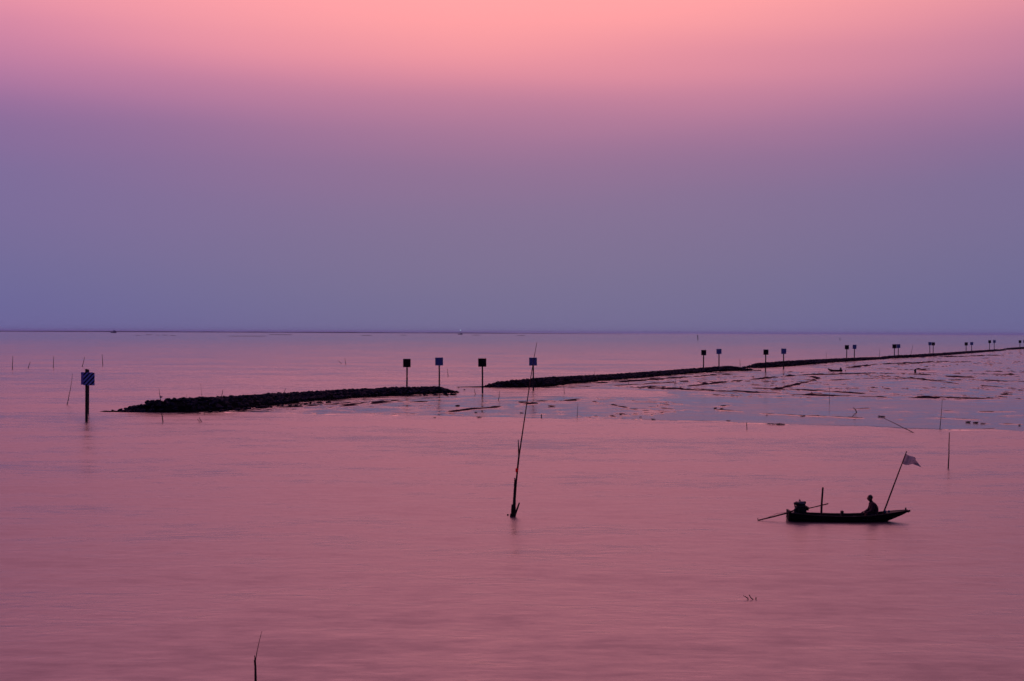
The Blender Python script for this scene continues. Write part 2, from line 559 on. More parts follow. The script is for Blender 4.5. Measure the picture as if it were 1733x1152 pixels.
def seg_dist(x, y, line):
    d = np.full(x.shape, 1e9)
    for (x0, y0), (x1, y1) in zip(line, line[1:]):
        dx, dy = x1 - x0, y1 - y0
        t = np.clip(((x - x0) * dx + (y - y0) * dy) / (dx * dx + dy * dy), 0, 1)
        d = np.minimum(d, np.hypot(x - x0 - t * dx, y - y0 - t * dy))
    return d
def mud_height(X, Y):
    jx = X + 2.0 * fbm(X / 5, Y / 9, 3, 41)
    jy = Y + 4.5 * fbm(X / 6, Y / 9, 3, 42)
    mask = inside(FLAT, X + 0.6 * fbm(X / 3, Y / 3, 3, 71), Y + 1.2 * fbm(X / 4, Y / 3, 3, 72))
    pool = inside(POOL, jx, jy)
    cut = inside(TONGUE, X + 1.5 * fbm(X / 5, Y / 4, 3, 51), Y + 2.0 * fbm(X / 5, Y / 4, 3, 52)) | inside(CREEK, X, Y + 2.5 * fbm(X / 8, Y / 5, 3, 53)) | inside(CREEK2, X, Y)
    big = fbm(X / 9.0, Y / 14.0, 4, 5)
    fine = fbm(X / 1.1, Y / 1.6, 3, 6)
    z = 0.027 + 0.018 * big + 0.010 * fine
    wx, wy = X + 2.5 * fbm(X / 7, Y / 7, 3, 24), Y + 3.0 * fbm(X / 7, Y / 7, 3, 25)
    line = np.maximum(np.exp(-(fbm(wx / 11, wy / 9, 2, 26) / 0.020) ** 2), 0.8 * np.exp(-(fbm(wx / 5.5, wy / 6, 2, 27) / 0.028) ** 2))
    patch = np.clip(0.25 + 1.7 * fbm(X / 7, Y / 9, 3, 28), 0, 1)
    clots = np.clip(fbm(X / 0.8, Y / 1.2, 3, 14) - 0.20, 0, 1) * np.clip(0.25 + 1.8 * fbm(X / 10, Y / 13, 3, 15), 0, 1)
    z = z + np.where(pool, 0.25, 1.0) * (0.11 * line * patch + 0.26 * clots) * np.clip((X + 14.0) / 34.0, 0.45, 1.0)
    z = np.where(pool, z - 0.022, z)
    for line, hgt, wid in RIDGES:
        L = wpoly(line)
        lx = X + 0.5 * fbm(X / 2.5, Y / 3, 2, 81)
        d = seg_dist(lx, Y + 0.9 * fbm(X / 3, Y / 3, 2, 82), L)
        near = d < wid * 4
        gap = np.clip(0.55 + 1.9 * fbm(X / 1.8, Y / 3.0, 4, 91), 0.0, 1.7)
        z = np.where(near, z + hgt * np.exp(-(d / wid) ** 2) * gap, z)
    z = np.where(cut, -0.10 + 0.01 * fine, z)
    return z, mask, cut
def make_mudflat():
    D = np.arange(20.5, 178.0, 0.42)
    A = np.arange(285.0, 1800.0, 3.0)
    dist = CAM_H * FPX / D
    Yg = np.repeat(dist[:, None], len(A), 1)
    Xg = Yg * ((A - 866.5) / FPX)[None, :]
    z, mask, cut = mud_height(Xg, Yg)
    z = np.where(mask, z, -0.008)
    nr, nc = z.shape
    idx = np.arange(nr * nc).reshape(nr, nc)
    q = np.stack([idx[:-1, :-1], idx[1:, :-1], idx[1:, 1:], idx[:-1, 1:]], -1).reshape(-1, 4)
    m4 = np.stack([mask[:-1, :-1], mask[1:, :-1], mask[1:, 1:], mask[:-1, 1:]], -1).reshape(-1, 4)
    use = m4.any(1)
    def build(name, zz, quads, mat, smooth):
        u, inv = np.unique(quads, return_inverse=True)
        co = np.stack([Xg.ravel()[u], Yg.ravel()[u], zz.ravel()[u]], -1).astype(np.float32)
        me = bpy.data.meshes.new(name)
        me.vertices.add(len(u)); me.vertices.foreach_set('co', co.ravel())
        nq = len(quads)
        me.loops.add(nq * 4); me.loops.foreach_set('vertex_index', inv.ravel().astype(np.int32))
        me.polygons.add(nq); me.polygons.foreach_set('loop_start', np.arange(0, nq * 4, 4, dtype=np.int32))
        me.update(calc_edges=True); me.validate()
        if smooth: me.polygons.foreach_set('use_smooth', [True] * nq)
        return tag(link(name, me, mat), kind='structure')
    build('mudflat', z, q[use], M['mud'], True)
    ok = mask & ~cut
    er = ok.copy()
    er[1:] &= ok[:-1]; er[:-1] &= ok[1:]; er[:, 1:] &= ok[:, :-1]; er[:, :-1] &= ok[:, 1:]
    p4 = np.stack([er[:-1, :-1], er[1:, :-1], er[1:, 1:], er[:-1, 1:]], -1).reshape(-1, 4).all(1)
    build('tidal_pool', np.full(z.shape, 0.016), q[p4], M['pool'], False)
make_mudflat()

# ------------------------------------------------------------------ stones and breakwaters
def stone_mesh(k, squash=0.75):
    bm = bmesh.new()
    r = random.Random(100 + k)
    for _ in range(17):
        v = Vector((r.gauss(0, 1), r.gauss(0, 1), r.gauss(0, 1))).normalized() * r.uniform(0.8, 1.0)
        v.z *= squash
        v.x *= r.uniform(0.95, 1.15)
        bm.verts.new(v * 0.5)
    res = bmesh.ops.convex_hull(bm, input=bm.verts)
    junk = list({e for e in res['geom_interior'] + res['geom_unused'] if isinstance(e, bmesh.types.BMVert)})
    bmesh.ops.delete(bm, geom=junk, context='VERTS')
    me = bm_mesh('stone', bm)
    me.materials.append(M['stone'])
    return me
STONES = [stone_mesh(k) for k in range(10)]
STONE_CO = []
for me in STONES:
    STONE_CO.append(([v.co.copy() for v in me.vertices], [tuple(p.vertices) for p in me.polygons]))

def breakwater(label, ctrl, size, per_m2, singles, seed):
    """ctrl: (photo x, y of the front foot, y of the crest); a bank of stones with the foot on the flat"""
    rnd = random.Random(seed)
    feet = [ground(x, b) for x, b, c in ctrl]
    t = feet[-1] - feet[0]; t.z = 0; t.normalize()
    n = Vector((-t.y, t.x, 0))
    if n.y < 0: n = -n
    o0 = feet[0]
    S, OFF, ZC = [], [], []
    W = 1.9
    # the foot line against the straight axis
    fs_ = [((f_ - o0).dot(t), (f_ - o0).dot(n)) for f_ in feet]
    for (x, b, c), f_ in zip(ctrl, feet):
        off = (f_ - o0).dot(n) + W
        # the ray through the crest meets the vertical sheet over the crest line
        d = ray(x, c)
        k = ((o0 + n * off) - EYE).dot(n) / d.dot(n)
        p = EYE + d * k
        S.append((p - o0).dot(t)); OFF.append(off); ZC.append(max(0.02, p.z))
    order = np.argsort(S)
    S, OFF, ZC = np.array(S)[order], np.array(OFF)[order], np.array(ZC)[order]
    root = thing('breakwater', label, 'breakwater', o0)
    L0, L1 = S[0], S[-1]
    def section(s):
        zc = float(np.interp(s, S, ZC)); off = float(np.interp(s, S, OFF)) - W
        return off, max(0.02, zc)
    # core
    step = 0.5 if singles else 1.0
    ns = max(8, int((L1 - L0) / step))
    vs, fs2 = [], []
    for i in range(ns + 1):
        s = L0 + (L1 - L0) * i / ns
        off, zc = section(s)
        zc = max(0.0, zc - min(size * 0.55, zc * 0.4))
        w = 0.35 + min(1.0, zc / 0.45) * 1.0
        prof = [(W - 1.9 * w, -0.2), (W - 1.25 * w, zc * 0.55), (W - 0.5 * w, zc), (W + 0.5 * w, zc), (W + 1.3 * w, zc * 0.5), (W + 2.0 * w, -0.2)]
        for k, (a, z) in enumerate(prof):
            a += 0.16 * rnd.uniform(-1, 1) * (1 if 0 < k < 5 else 2)
            z += (0.08 * rnd.uniform(-1, 1)) if 0 < k < 5 else 0
            p = t * s + n * (off + a)
            vs.append((p.x, p.y, z))
    for i in range(ns):
        for k in range(5):
            p = i * 6 + k
            fs2.append((p, p + 6, p + 7, p + 1))
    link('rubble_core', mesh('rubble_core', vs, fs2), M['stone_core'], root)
    # stones
    items = []
    count = int((L1 - L0) * 3.8 * per_m2)
    for _ in range(count):
        s = rnd.uniform(L0 - size, L1 + size)
        off, zc = section(min(max(s, L0), L1))
        a = rnd.uniform(0.0, 3.4)
        w = 0.35 + min(1.0, zc / 0.45)
        rel = (a - W)
        if abs(rel) > 1.9 * w: continue
        zz = zc - size * 0.38
        if rel < -0.5: zz = zz * max(0.0, 1 - (-rel - 0.5) / (1.4 * w))
        if rel > 0.6: zz = zz * max(0.0, 1 - (rel - 0.6) / (1.4 * w))
        r_ = size * rnd.choice((0.7, 0.85, 1.0, 1.0, 1.25, 1.45 if singles else 1.1))
        if zc < 0.3: r_ = min(r_, 0.25 + zc * 1.3)
        p = t * s + n * (off + a)
        d_ = (o0 + p - EYE).length
        seen = r_ / d_ * (1.3 if -1.2 < rel < 0.5 else 0.8 if rel <= -1.2 else 0.3)
        items.append((seen, Vector((p.x, p.y, zz + rnd.uniform(-0.05, 0.05) * size)), r_, rnd.randrange(len(STONES)),
                      (rnd.uniform(-.5, .5), rnd.uniform(-.5, .5), rnd.uniform(0, 6.28))))
    items.sort(key=lambda q: -q[0])
    for _, p, r_, k, rot in items[:singles]:
        o = link('stone', STONES[k], None, root)
        o.location = p; o.rotation_euler = rot; o.scale = (r_ * 1.15, r_ * 1.0, r_ * 0.9)
    V, F = [], []
    for _, p, r_, k, rot in items[singles:]:
        from mathutils import Euler
        mtx = Euler(rot).to_matrix()
        co, fa = STONE_CO[k]
        b0 = len(V)
        for c in co:
            q = mtx @ Vector((c.x * r_ * 1.15, c.y * r_, c.z * r_ * 0.9))
            V.append((q.x + p.x, q.y + p.y, q.z + p.z))
        F += [tuple(b0 + i for i in f_) for f_ in fa]
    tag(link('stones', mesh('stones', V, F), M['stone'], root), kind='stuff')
    return root

breakwater('nearest stone breakwater, its tapering tip running into the water on the left',
           [(172, 699, 697.5), (200, 699, 693.8), (225, 699, 689.8), (240, 699, 685.4), (250, 699, 680), (262, 699, 675.8), (300, 698.5, 673.8),
            (360, 696, 671.2), (430, 688, 667.5), (520, 678.5, 662.5), (600, 673, 657.8), (690, 668, 654), (738, 666, 653.2),
            (752, 665.5, 657.5), (764, 665, 662.5)], 0.52, 9.0, 300, 1)
breakwater('second stone breakwater, starting behind the black board that stands in the gap',
           [(776, 656.5, 655.5), (826, 657, 654), (834, 657, 650), (842, 656.8, 645.5), (870, 656.8, 642.2), (905, 655.5, 639.2), (940, 651.5, 637),
            (1000, 645.5, 634.2), (1060, 641, 631), (1150, 633, 624.6), (1200, 629.5, 620.6), (1235, 628, 618.4), (1258, 627.8, 621.5), (1283, 627.8, 626.8)],
           0.52, 6.0, 0, 2)
breakwater('third stone breakwater, in the middle distance above the stranded skiff',
           [(1258, 623.5, 622.5), (1272, 623.5, 617.5), (1284, 623, 613.8), (1330, 620, 610.2), (1400, 613.8, 606.8), (1460, 609.8, 604.2), (1488, 608.2, 603.6), (1496, 608, 606.5)],
           0.6, 3.5, 0, 3)
breakwater('fourth stone breakwater, long and low towards the right edge',
           [(1488, 607.5, 606), (1497, 607.3, 601.8), (1550, 605, 599.2), (1600, 601, 596.3), (1650, 597, 593), (1688, 594, 590.6), (1698, 593.5, 592.5)],
           0.8, 1.6, 0, 4)
breakwater('farthest stone breakwater, a thin dark line cut by the right edge',
           [(1694, 592.2, 591.4), (1708, 591.6, 588.2), (1733, 590.4, 586.6), (1790, 588.6, 584.8)], 0.9, 1.2, 0, 5)

# loose rubble row along the foot of the nearest breakwater and at its ends
def loose_rocks():
    rnd = random.Random(21)
    def rock(px, py, s, label, group):
        g = ground(px, py, 0.03)
        o = link('rock', STONES[rnd.randrange(10)])
        o.location = (g.x, g.y, 0.04 + 0.2 * s); o.rotation_euler = (rnd.uniform(-.3, .3), rnd.uniform(-.3, .3), rnd.uniform(0, 6.28))
        o.scale = (s * rnd.uniform(1.2, 1.8), s * rnd.uniform(0.9, 1.4), s * rnd.uniform(0.6, 0.8))
        tag(o, label, 'rock', group)
    for i in range(46):
        t = rnd.random() ** 0.8
        px = 352 + (562 - 352) * t
        py = 697.6 + (681 - 697.6) * t + rnd.uniform(-0.9, 0.9)
        rock(px, py, rnd.uniform(0.28, 0.55) * (1.25 - 0.5 * t), 'loose dark rock in the rubble line before the nearest breakwater', 'rubble line before the nearest breakwater')
    for i in range(12):
        rock(690 + 80 * rnd.random(), 668.2 + rnd.uniform(-0.5, 1.6), rnd.uniform(0.25, 0.5),
             'loose rock at the right end of the nearest breakwater', 'rocks at the right end of the nearest breakwater')
    for px, py, s in ((768, 664.6, .5), (775, 665, .35), (772, 663, .3), (776, 656.5, .3), (786, 660, .3), (754, 667.5, .6)):
        rock(px, py, s, 'small rock in the gap between the two nearest breakwaters', 'rocks in the breakwater gap')
loose_rocks()

# ------------------------------------------------------------------ marker signs
def marker_sign(label, px, base, top, bot, width, striped, post_w=4.0, post_px=None, post_top=None, rot=0.0, back=False):
    post_px = post_px if post_px is not None else px
    g = ground(post_px, base)
    m = mpp(g.y)
    zt, zb = at_y(px, top, g.y).z, at_y(px, bot, g.y).z
    w = width * m
    xo = (px - post_px) * m
    root = thing('marker_sign', label, 'marker sign', g, rot, 'breakwater marker signs')
    root.rotation_euler = (0, random.uniform(-.012, .012), rot + random.uniform(-.15, .15))
    pt = at_y(px, post_top, g.y).z if post_top else zt - 0.12
    bm = bmesh.new()
    r = post_w * m / 2
    tube(bm, [(0, 0, -1.2), (0, 0, 0.4), (0.01, 0, pt * 0.6), (0, 0, pt)], [r * 1.08, r * 1.05, r, r * 0.95], 10)
    link('post', bm_mesh('post', bm), M['post'], root)
    bm = bmesh.new()
    box(bm, (-w / 2, -0.02, -(zt - zb) / 2), (w / 2, 0.02, (zt - zb) / 2), 0.006)
    b = link('board', bm_mesh('board', bm), M['stripes'] if striped else M['board_dark'] if not back else M['board_back'], root)
    b.location = (xo, -r - 0.045, (zt + zb) / 2)
    bm = bmesh.new()
    for zz in (zb + 0.22 * (zt - zb), zb + 0.75 * (zt - zb)):
        box(bm, (xo - w * 0.42, -r - 0.022, zz - 0.04), (xo + w * 0.42, -r + 0.03, zz + 0.04))
    link('bracket', bm_mesh('bracket', bm), M['post'], root)
    return root
marker_sign('large diagonally striped board on a post in the water at far left', 152.2, 713.5, 630.5, 651.8, 19.6, True, 4.2, 146.3, 624.2)
marker_sign('plain violet board half hidden behind the large striped board at far left', 147.5, 700, 629.6, 650.8, 20.4, False, 3.4, 148.9, 625.0, back=True)
marker_sign('black square board rising behind the right end of the nearest breakwater', 688.6, 660, 607.0, 621.2, 12.8, False, 2.6)
marker_sign('striped board at the right end of the nearest breakwater', 743.6, 664.5, 604.8, 618.2, 13.2, True, 2.4)
marker_sign('black square board on a post in the gap between breakwaters', 816.6, 665.5, 606.2, 620.4, 13.8, False, 2.6)
marker_sign('striped board behind the tall thin bamboo, before the second breakwater', 902.6, 660.5, 605.0, 618.4, 13.2, True, 2.4)
marker_sign('black board of the pair above the second breakwater', 1190.6, 624.5, 592.0, 601.0, 8.6, False, 2.0)
marker_sign('blue-grey board of the pair above the second breakwater', 1216.8, 622.5, 590.2, 598.8, 8.6, True, 1.9)
marker_sign('black board on a post before the near end of the third breakwater', 1295.6, 629.0, 591.2, 600.2, 8.8, False, 2.0)
marker_sign('blue-grey board before the near end of the third breakwater', 1326.0, 624.0, 589.6, 598.6, 8.6, True, 1.9)
marker_sign('black board behind the far end of the third breakwater', 1432.8, 607.8, 583.8, 591.0, 6.8, False, 1.5)
marker_sign('blue-grey board behind the far end of the third breakwater', 1445.8, 607.0, 583.2, 590.4, 6.4, True, 1.5)
marker_sign('black board overlapping its blue-grey neighbour above the fourth breakwater', 1513.6, 603.5, 582.4, 589.4, 6.8, False, 1.4)
marker_sign('blue-grey board overlapping its black neighbour above the fourth breakwater', 1520.2, 603.0, 582.2, 588.8, 6.4, True, 1.3)
marker_sign('blue-grey board touching a black one, midway along the fourth breakwater', 1573.6, 600.0, 578.6, 584.0, 5.4, True, 1.2)
marker_sign('black board touching a blue-grey one, midway along the fourth breakwater', 1579.2, 599.5, 579.0, 584.4, 5.4, False, 1.2)
marker_sign('black board two pairs in from the right edge of the picture', 1635.0, 595.5, 579.0, 584.4, 5.2, False, 1.2)
marker_sign('blue-grey board two pairs in from the right edge of the picture', 1644.4, 595.0, 578.6, 583.8, 5.0, True, 1.1)
marker_sign('black board near the far end of the fourth breakwater', 1674.6, 592.6, 575.6, 580.4, 4.6, False, 1.0)
marker_sign('blue-grey board near the far end of the fourth breakwater', 1682.6, 592.2, 575.2, 580.0, 4.4, True, 1.0)
marker_sign('black board above the farthest breakwater at the right edge', 1726.0, 590.2, 575.6, 580.2, 4.4, False, 1.0)
marker_sign('blue-grey board cut off by the right edge of the picture', 1733.5, 590.0, 575.2, 579.8, 4.4, True, 1.0)

# ------------------------------------------------------------------ stakes and poles in the water and mud
def stake(label, base, top, w=1.3, mat='bamboo', tip=0.5, bend=0.0, name='bamboo_stake', cat='stake', lean_y=0.0, group=None):
    g = ground(*base)
    m = mpp(g.y)
    tp = at_y(top[0], top[1], g.y + lean_y)
    v = tp - g
    root = link(name, None)
    n = 6
    pts = [v * (-0.9 / max(v.z, 0.5)) * 0.6]
    rad = [w * m / 2]
    sidev = Vector((v.z, 0, -v.x)).normalized()
    for i in range(n + 1):
        t = i / n
        jit = (random.uniform(-1, 1) * 0.25 * w * m) if 0 < i < n else 0
        pts.append(v * t + sidev * (bend * 4 * t * (1 - t) * v.length + jit))
        rad.append(w * m / 2 * (1 + (tip - 1) * t))
    bm = bmesh.new()
    tube(bm, pts, rad, 6)
    COL.objects.unlink(root); bpy.data.objects.remove(root)
    o = link(name, bm_mesh(name, bm), M[mat])
    o.location = g
    return tag(o, label, cat, group)
G = 'thin stakes left standing in the shallows'
stake('upright stake nearest the left edge, in the far water', (21, 625), (21.6, 602), 1.3, group=G)
stake('short stake leaning right beside the leftmost upright stake', (47.5, 623), (51.2, 612), 1.2, group=G)
stake('upright stake in the far water, between two leaning ones', (90.4, 622), (90.8, 602.5), 1.2, group=G)
stake('leaning stake just above the large striped board', (139, 620), (143.2, 603.5), 1.2, bend=0.02, group=G)
stake('upright stake right of the large striped board', (174, 618.2), (172.8, 599), 1.2, group=G)
stake('hair-thin leaning rod left of the large striped sign', (113.4, 685), (122.5, 631.5), 1.4, tip=0.3, bend=0.02, group=G)
stake('short stub leaning left below the tip of the nearest breakwater', (275.8, 714), (274.0, 699.5), 1.8, tip=0.8, group=G)
stake('right-hand of two tiny slanting stubs before the nearest breakwater', (341.5, 714), (337.2, 706.5), 1.2, tip=0.8, group=G)
stake('left-hand of two tiny slanting stubs before the nearest breakwater', (338.4, 714.2), (333.6, 708.5), 0.9, tip=0.8, group=G)
stake('tiny peg at the water line before the nearest breakwater', (346.5, 701.5), (345.8, 698), 1.0, group=G)
stake('short stick jutting above the nearest breakwater, leaning right', (374.6, 675), (377, 659), 1.4, group=G)
stake('faint rod behind the nearest breakwater, left of a leaning stick', (342, 676), (339.6, 648), 0.6, group=G)
stake('tiny twig standing on the left crest of the nearest breakwater', (316, 678), (316.2, 667), 0.7, group=G)
stake('thin stick above the middle of the nearest breakwater', (479, 669), (483.4, 657), 1.2, group=G)
stake('leaning half of the small crossed pair far out above the nearest breakwater', (578, 615.2), (571.6, 610.2), 0.8, bend=0.05, group=G)
stake('upright half of the small crossed pair far out above the nearest breakwater', (585.2, 616), (583.6, 605.6), 0.9, group=G)
stake('thin rod right of the striped board at the breakwater end', (758.6, 637), (757.2, 623.6), 1.0, group=G)
stake('slanting stub left of the black board in the breakwater gap', (804.8, 667), (802.4, 657.8), 1.1, group=G)
stake('short stick right of the black board, on the wet mud', (843.8, 677.5), (845.8, 661.5), 1.2, group=G)
stake('thin rod before the left part of the second breakwater', (955.2, 665.6), (953.6, 648), 0.8, group=G)
stake('upright thin rod on the mud edge, below the second breakwater', (976.8, 707), (978.2, 682), 0.9, group=G)
stake('stubby peg on the mud edge right of the tall bamboo', (916.4, 706.8), (916.2, 700.8), 1.7, tip=0.9, group=G)
stake('faint twig on the crest of the second breakwater', (1006, 640), (1007, 624), 0.6, group=G)
stake('tiny stake on the far water near the horizon, right of centre', (1181, 574.5), (1180.8, 566.4), 1.3, tip=0.9, group=G)
stake('crooked twig on the mud below the second breakwater', (1064.4, 650), (1061, 641.4), 0.8, group=G)
stake('thin stake leaning right on the mud below the second breakwater', (1142, 651.6), (1143.8, 637), 0.9, group=G)
stake('short upright stake in the water just below the mud edge', (1264, 726.4), (1263.6, 714.6), 1.2, tip=0.9, group=G)
stake('rod in the gap between the second and third breakwaters', (1253, 621.6), (1252, 607.6), 0.9, group=G)
stake('faint tall rod on the mud left of the stranded skiff', (1403.6, 682), (1403.4, 653.6), 0.8, group=G)
stake('tall slender stake in the pool at right, reaching its far bank', (1590.6, 725.6), (1594.8, 675), 1.3, tip=0.4, bend=0.01, group=G)
stake('dark upright stake in the water right of the flag', (1604.8, 793), (1606.6, 731.6), 2.2, tip=0.6, group=G)
stake('thin rod above the fourth breakwater, leaning right', (1540.6, 604), (1545, 583.4), 0.8, group=G)
stake('faint rod above the gap at the start of the fourth breakwater', (1488.4, 606), (1488.8, 589.8), 0.7, group=G)
stake('faint rod at the third breakwater crest right of its blue-grey board', (1398.6, 613), (1398.2, 596.6), 0.7, group=G)
stake('tiny stake near the horizon above the third breakwater pair', (1421.8, 575.6), (1421.6, 570.8), 1.0, group=G)
stake('long pole slanting down from the mud into the water at right', (1546, 732), (1496, 707.6), 1.6, 'bamboo', 0.7, lean_y=6.0, group=G)
stake('lower arm of the bent branch in the pool', (1441.6, 706), (1449.4, 697), 1.2, lean_y=0.5, group=G)

# stick with a scrap of rag on the nearest breakwater
def rag_stick():
    g = ground(272, 688)
    Y = g.y
    m = mpp(Y)
    root = thing('rag_stick', 'thin stick with a scrap of rag on the left end of the nearest breakwater', 'stick', g)
    a, b_, c = at_y(269, 655.5, Y) - g, at_y(270.6, 671, Y) - g, Vector((0.05, 0, 0.4))
    bm = bmesh.new(); tube(bm, [c, b_, a], [0.035, 0.03, 0.012], 6)
    link('stick', bm_mesh('stick', bm), M['bamboo'], root)
    bm = bmesh.new()
    for k in range(3):
        tube(bm, [b_ + Vector((0, 0, 0.08 - k * 0.05)), b_ + Vector((0.12, 0.03 * k, 0.02 - k * 0.06)), b_ + Vector((0.3 - 0.06 * k, 0.05, -0.02 - k * 0.05))], [0.03, 0.06, 0.03], 5)
    link('rag', bm_mesh('rag', bm), M['cloth'], root)
rag_stick()

# the clump of stakes in the middle with the very long bamboo
def stake_clump():
    g = ground(870, 873.5)
    Y = g.y
    m = mpp(Y)
    P = lambda x, y, dy=0.0: at_y(x, y, Y + dy) - g
    root = thing('mooring_stakes', 'clump of dark stakes with one very long bamboo, in mid water', 'mooring stakes', g)
    def part(name, pts, rad, mat):
        bm = bmesh.new(); tube(bm, pts, [r * m for r in rad], 8)
        return link(name, bm_mesh(name, bm), M[mat], root)
    part('stake', [P(870, 890), P(870, 874), P(870.4, 850), P(871.3, 828), P(871.4, 808.5)], [3.3, 3.0, 2.6, 2.0, 0.9], 'bamboo')
    part('stake', [P(866, 885, -.1), P(866.2, 872, -.1), P(866.6, 862, -.1), P(866.9, 853.5, -.1)], [1.9, 1.8, 1.6, 1.2], 'bamboo')
    part('stake', [P(868.5, 888, -.15), P(872, 870, -.15), P(876, 859, -.15), P(879, 850.5, -.15)], [1.9, 1.7, 1.5, 1.1], 'bamboo')
    part('stake', [P(863.8, 884, -.2), P(864.4, 869, -.2)], [1.3, 1.1], 'bamboo')
    part('long_bamboo', [P(870.5, 858), P(873.6, 815), P(878.6, 770), P(886, 720), P(892, 680), P(898, 640), P(904, 604), P(908.6, 579)],
         [1.6, 1.5, 1.25, 1.0, 0.85, 0.7, 0.55, 0.35], 'bamboo_red')
    part('branch', [P(875.5, 792), P(878, 772), P(877.6, 758), P(877, 743.5)], [1.1, 1.2, 1.0, 0.6], 'bamboo')
    bm = bmesh.new()
    c = P(874.4, 795.6, -0.06)
    box(bm, (c.x - 1.9 * m, c.y - 0.02, c.z - 3.4 * m), (c.x + 1.5 * m, c.y + 0.03, c.z + 3.4 * m), 0.012)
    link('red_marker', bm_mesh('red_marker', bm), M['red_tag'], root)
    g2 = ground(859.6, 872)
    o = link('float', STONES[2]); o.location = (g2.x, g2.y, 0.03); o.scale = (0.12, 0.11, 0.12)
    o = tag(o, 'small dark float bobbing just left of the stake clump', 'float')
stake_clump()

def front_stake():
    g = ground(432.5, 1168)
    Y = g.y
    m = mpp(Y)
    P = lambda x, y, dy=0.0: at_y(x, y, Y + dy) - g
    root = thing('bamboo_stake', 'split bamboo stake with a hair-thin tip rising from the bottom edge', 'stake', g)
    bm = bmesh.new(); tube(bm, [P(433, 1200), P(432.6, 1150), P(432.2, 1128), P(431.8, 1116), P(431.0, 1109)], [2.4 * m, 2.1 * m, 1.7 * m, 1.3 * m, 0.5 * m], 8)
    link('stem', bm_mesh('stem', bm), M['bamboo'], root)
    bm = bmesh.new(); tube(bm, [P(431.2, 1126, -.03), P(429.8, 1117, -.03)], [0.9 * m, 0.4 * m], 6)
    link('splinter', bm_mesh('splinter', bm), M['bamboo'], root)
    bm = bmesh.new(); tube(bm, [P(432.4, 1118), P(435, 1102), P(439, 1084), P(443.4, 1067)], [0.75 * m, 0.6 * m, 0.5 * m, 0.25 * m], 6)
    link('whip_tip', bm_mesh('whip_tip', bm), M['bamboo_red'], root)
front_stake()

def drift_branch():
    g = ground(1270, 1014.5)
    Y = g.y
    m = mpp(Y)
    P = lambda x, y, dy=0.0: at_y(x, y, Y + dy) - g
    root = thing('drift_branch', 'small forked driftwood branch floating below the boat', 'driftwood', g)
    bm = bmesh.new()
    tube(bm, [P(1257.5, 1007.6), P(1261.5, 1009.5), P(1265.8, 1012.4), P(1266, 1015)], [0.35 * m, 0.6 * m, 1.0 * m, 0.9 * m], 6)
    link('twig', bm_mesh('twig', bm), M['bamboo'], root)
    bm = bmesh.new()
    tube(bm, [P(1267.6, 1006.2), P(1270, 1010.5), P(1273, 1013.2), P(1275.8, 1015.6)], [0.7 * m, 0.8 * m, 0.8 * m, 0.6 * m], 6)
    link('fork', bm_mesh('fork', bm), M['bamboo'], root)
    bm = bmesh.new()
    tube(bm, [P(1279.6, 1010.4), P(1279.2, 1014.8)], [0.8 * m, 0.9 * m], 6)
    link('stub', bm_mesh('stub', bm), M['bamboo'], root)
    bm = bmesh.new()
    tube(bm, [P(1264.5, 1016), P(1272, 1016.6), P(1280, 1016)], [0.5 * m, 0.8 * m, 0.5 * m], 6)
    link('stem', bm_mesh('stem', bm), M['bamboo'], root)
drift_branch()

# dark clods lying on the flat and its edge
def clods():
    rnd = random.Random(5)
    spots = [(810, 706.2, .38), (813, 706.4, .28), (735.5, 706.6, .2), (775, 687, .45), (806, 698, .3), (934, 687.5, .5), (883, 699, .3), (1053, 701, .45),
             (1105, 709.6, .3), (1233, 712, .25), (1302, 717.8, .3), (1309, 718, .35), (1319, 718.4, .5), (1324, 718.6, .4), (1489, 704.6, .35),
             (1494, 705.2, .4), (1384, 703.5, .25), (1358, 704.2, .3), (1361, 703.6, .25), (1639, 714.6, .4), (1652, 715.6, .4), (1664, 716.8, .3),
             (1726, 719.6, .3), (1222, 692, .4), (1211, 691, .4), (1084, 706, .25), (1298, 702.4, .2), (1703, 667, .7), (1697, 667.4, .5), (1711, 667.4, .45)]
    for px, py, s in spots:
        g = ground(px, py, 0.04)
        o = link('mud_clod', STONES[rnd.randrange(10)].copy())
        o.data.materials.clear(); o.data.materials.append(M['mud_clod'])
        o.location = (g.x, g.y, 0.05 + 0.1 * s)
        o.scale = (s * rnd.uniform(1.2, 2.0), s * 1.2, s * 0.55)
        o.rotation_euler = (0, 0, rnd.uniform(-.4, .4))
        lab = {(810, 706.2): 'larger dark clod at the mud edge, left of the tall bamboo', (735.5, 706.6): 'lone clod in the water just below the mud edge, left of centre',
               (775, 687): 'flat clod on the mud between the striped board and the gap', (934, 687.5): 'flat clod on the mud right of the tall bamboo',
               (1053, 701): 'lone clod at the left tip of the still pool', (1319, 718.4): 'long clod just off the mud edge, largest of its row',
               (1489, 704.6): 'left clod at the top end of the long slanting pole', (1494, 705.2): 'right clod at the top end of the long slanting pole',
               (1703, 667): 'largest dark clod, on the mud near the right edge', (1697, 667.4): 'clod touching the left side of the largest one, near the right edge',
               (1711, 667.4): 'clod touching the right side of the largest one, near the right edge',
               (1726, 719.6): 'clod in the pool at the right edge'}.get((px, py), 'small dark clod of mud lying on the wet flat')
        tag(o, lab, 'clod', 'clods of mud scattered on the flat')
clods()
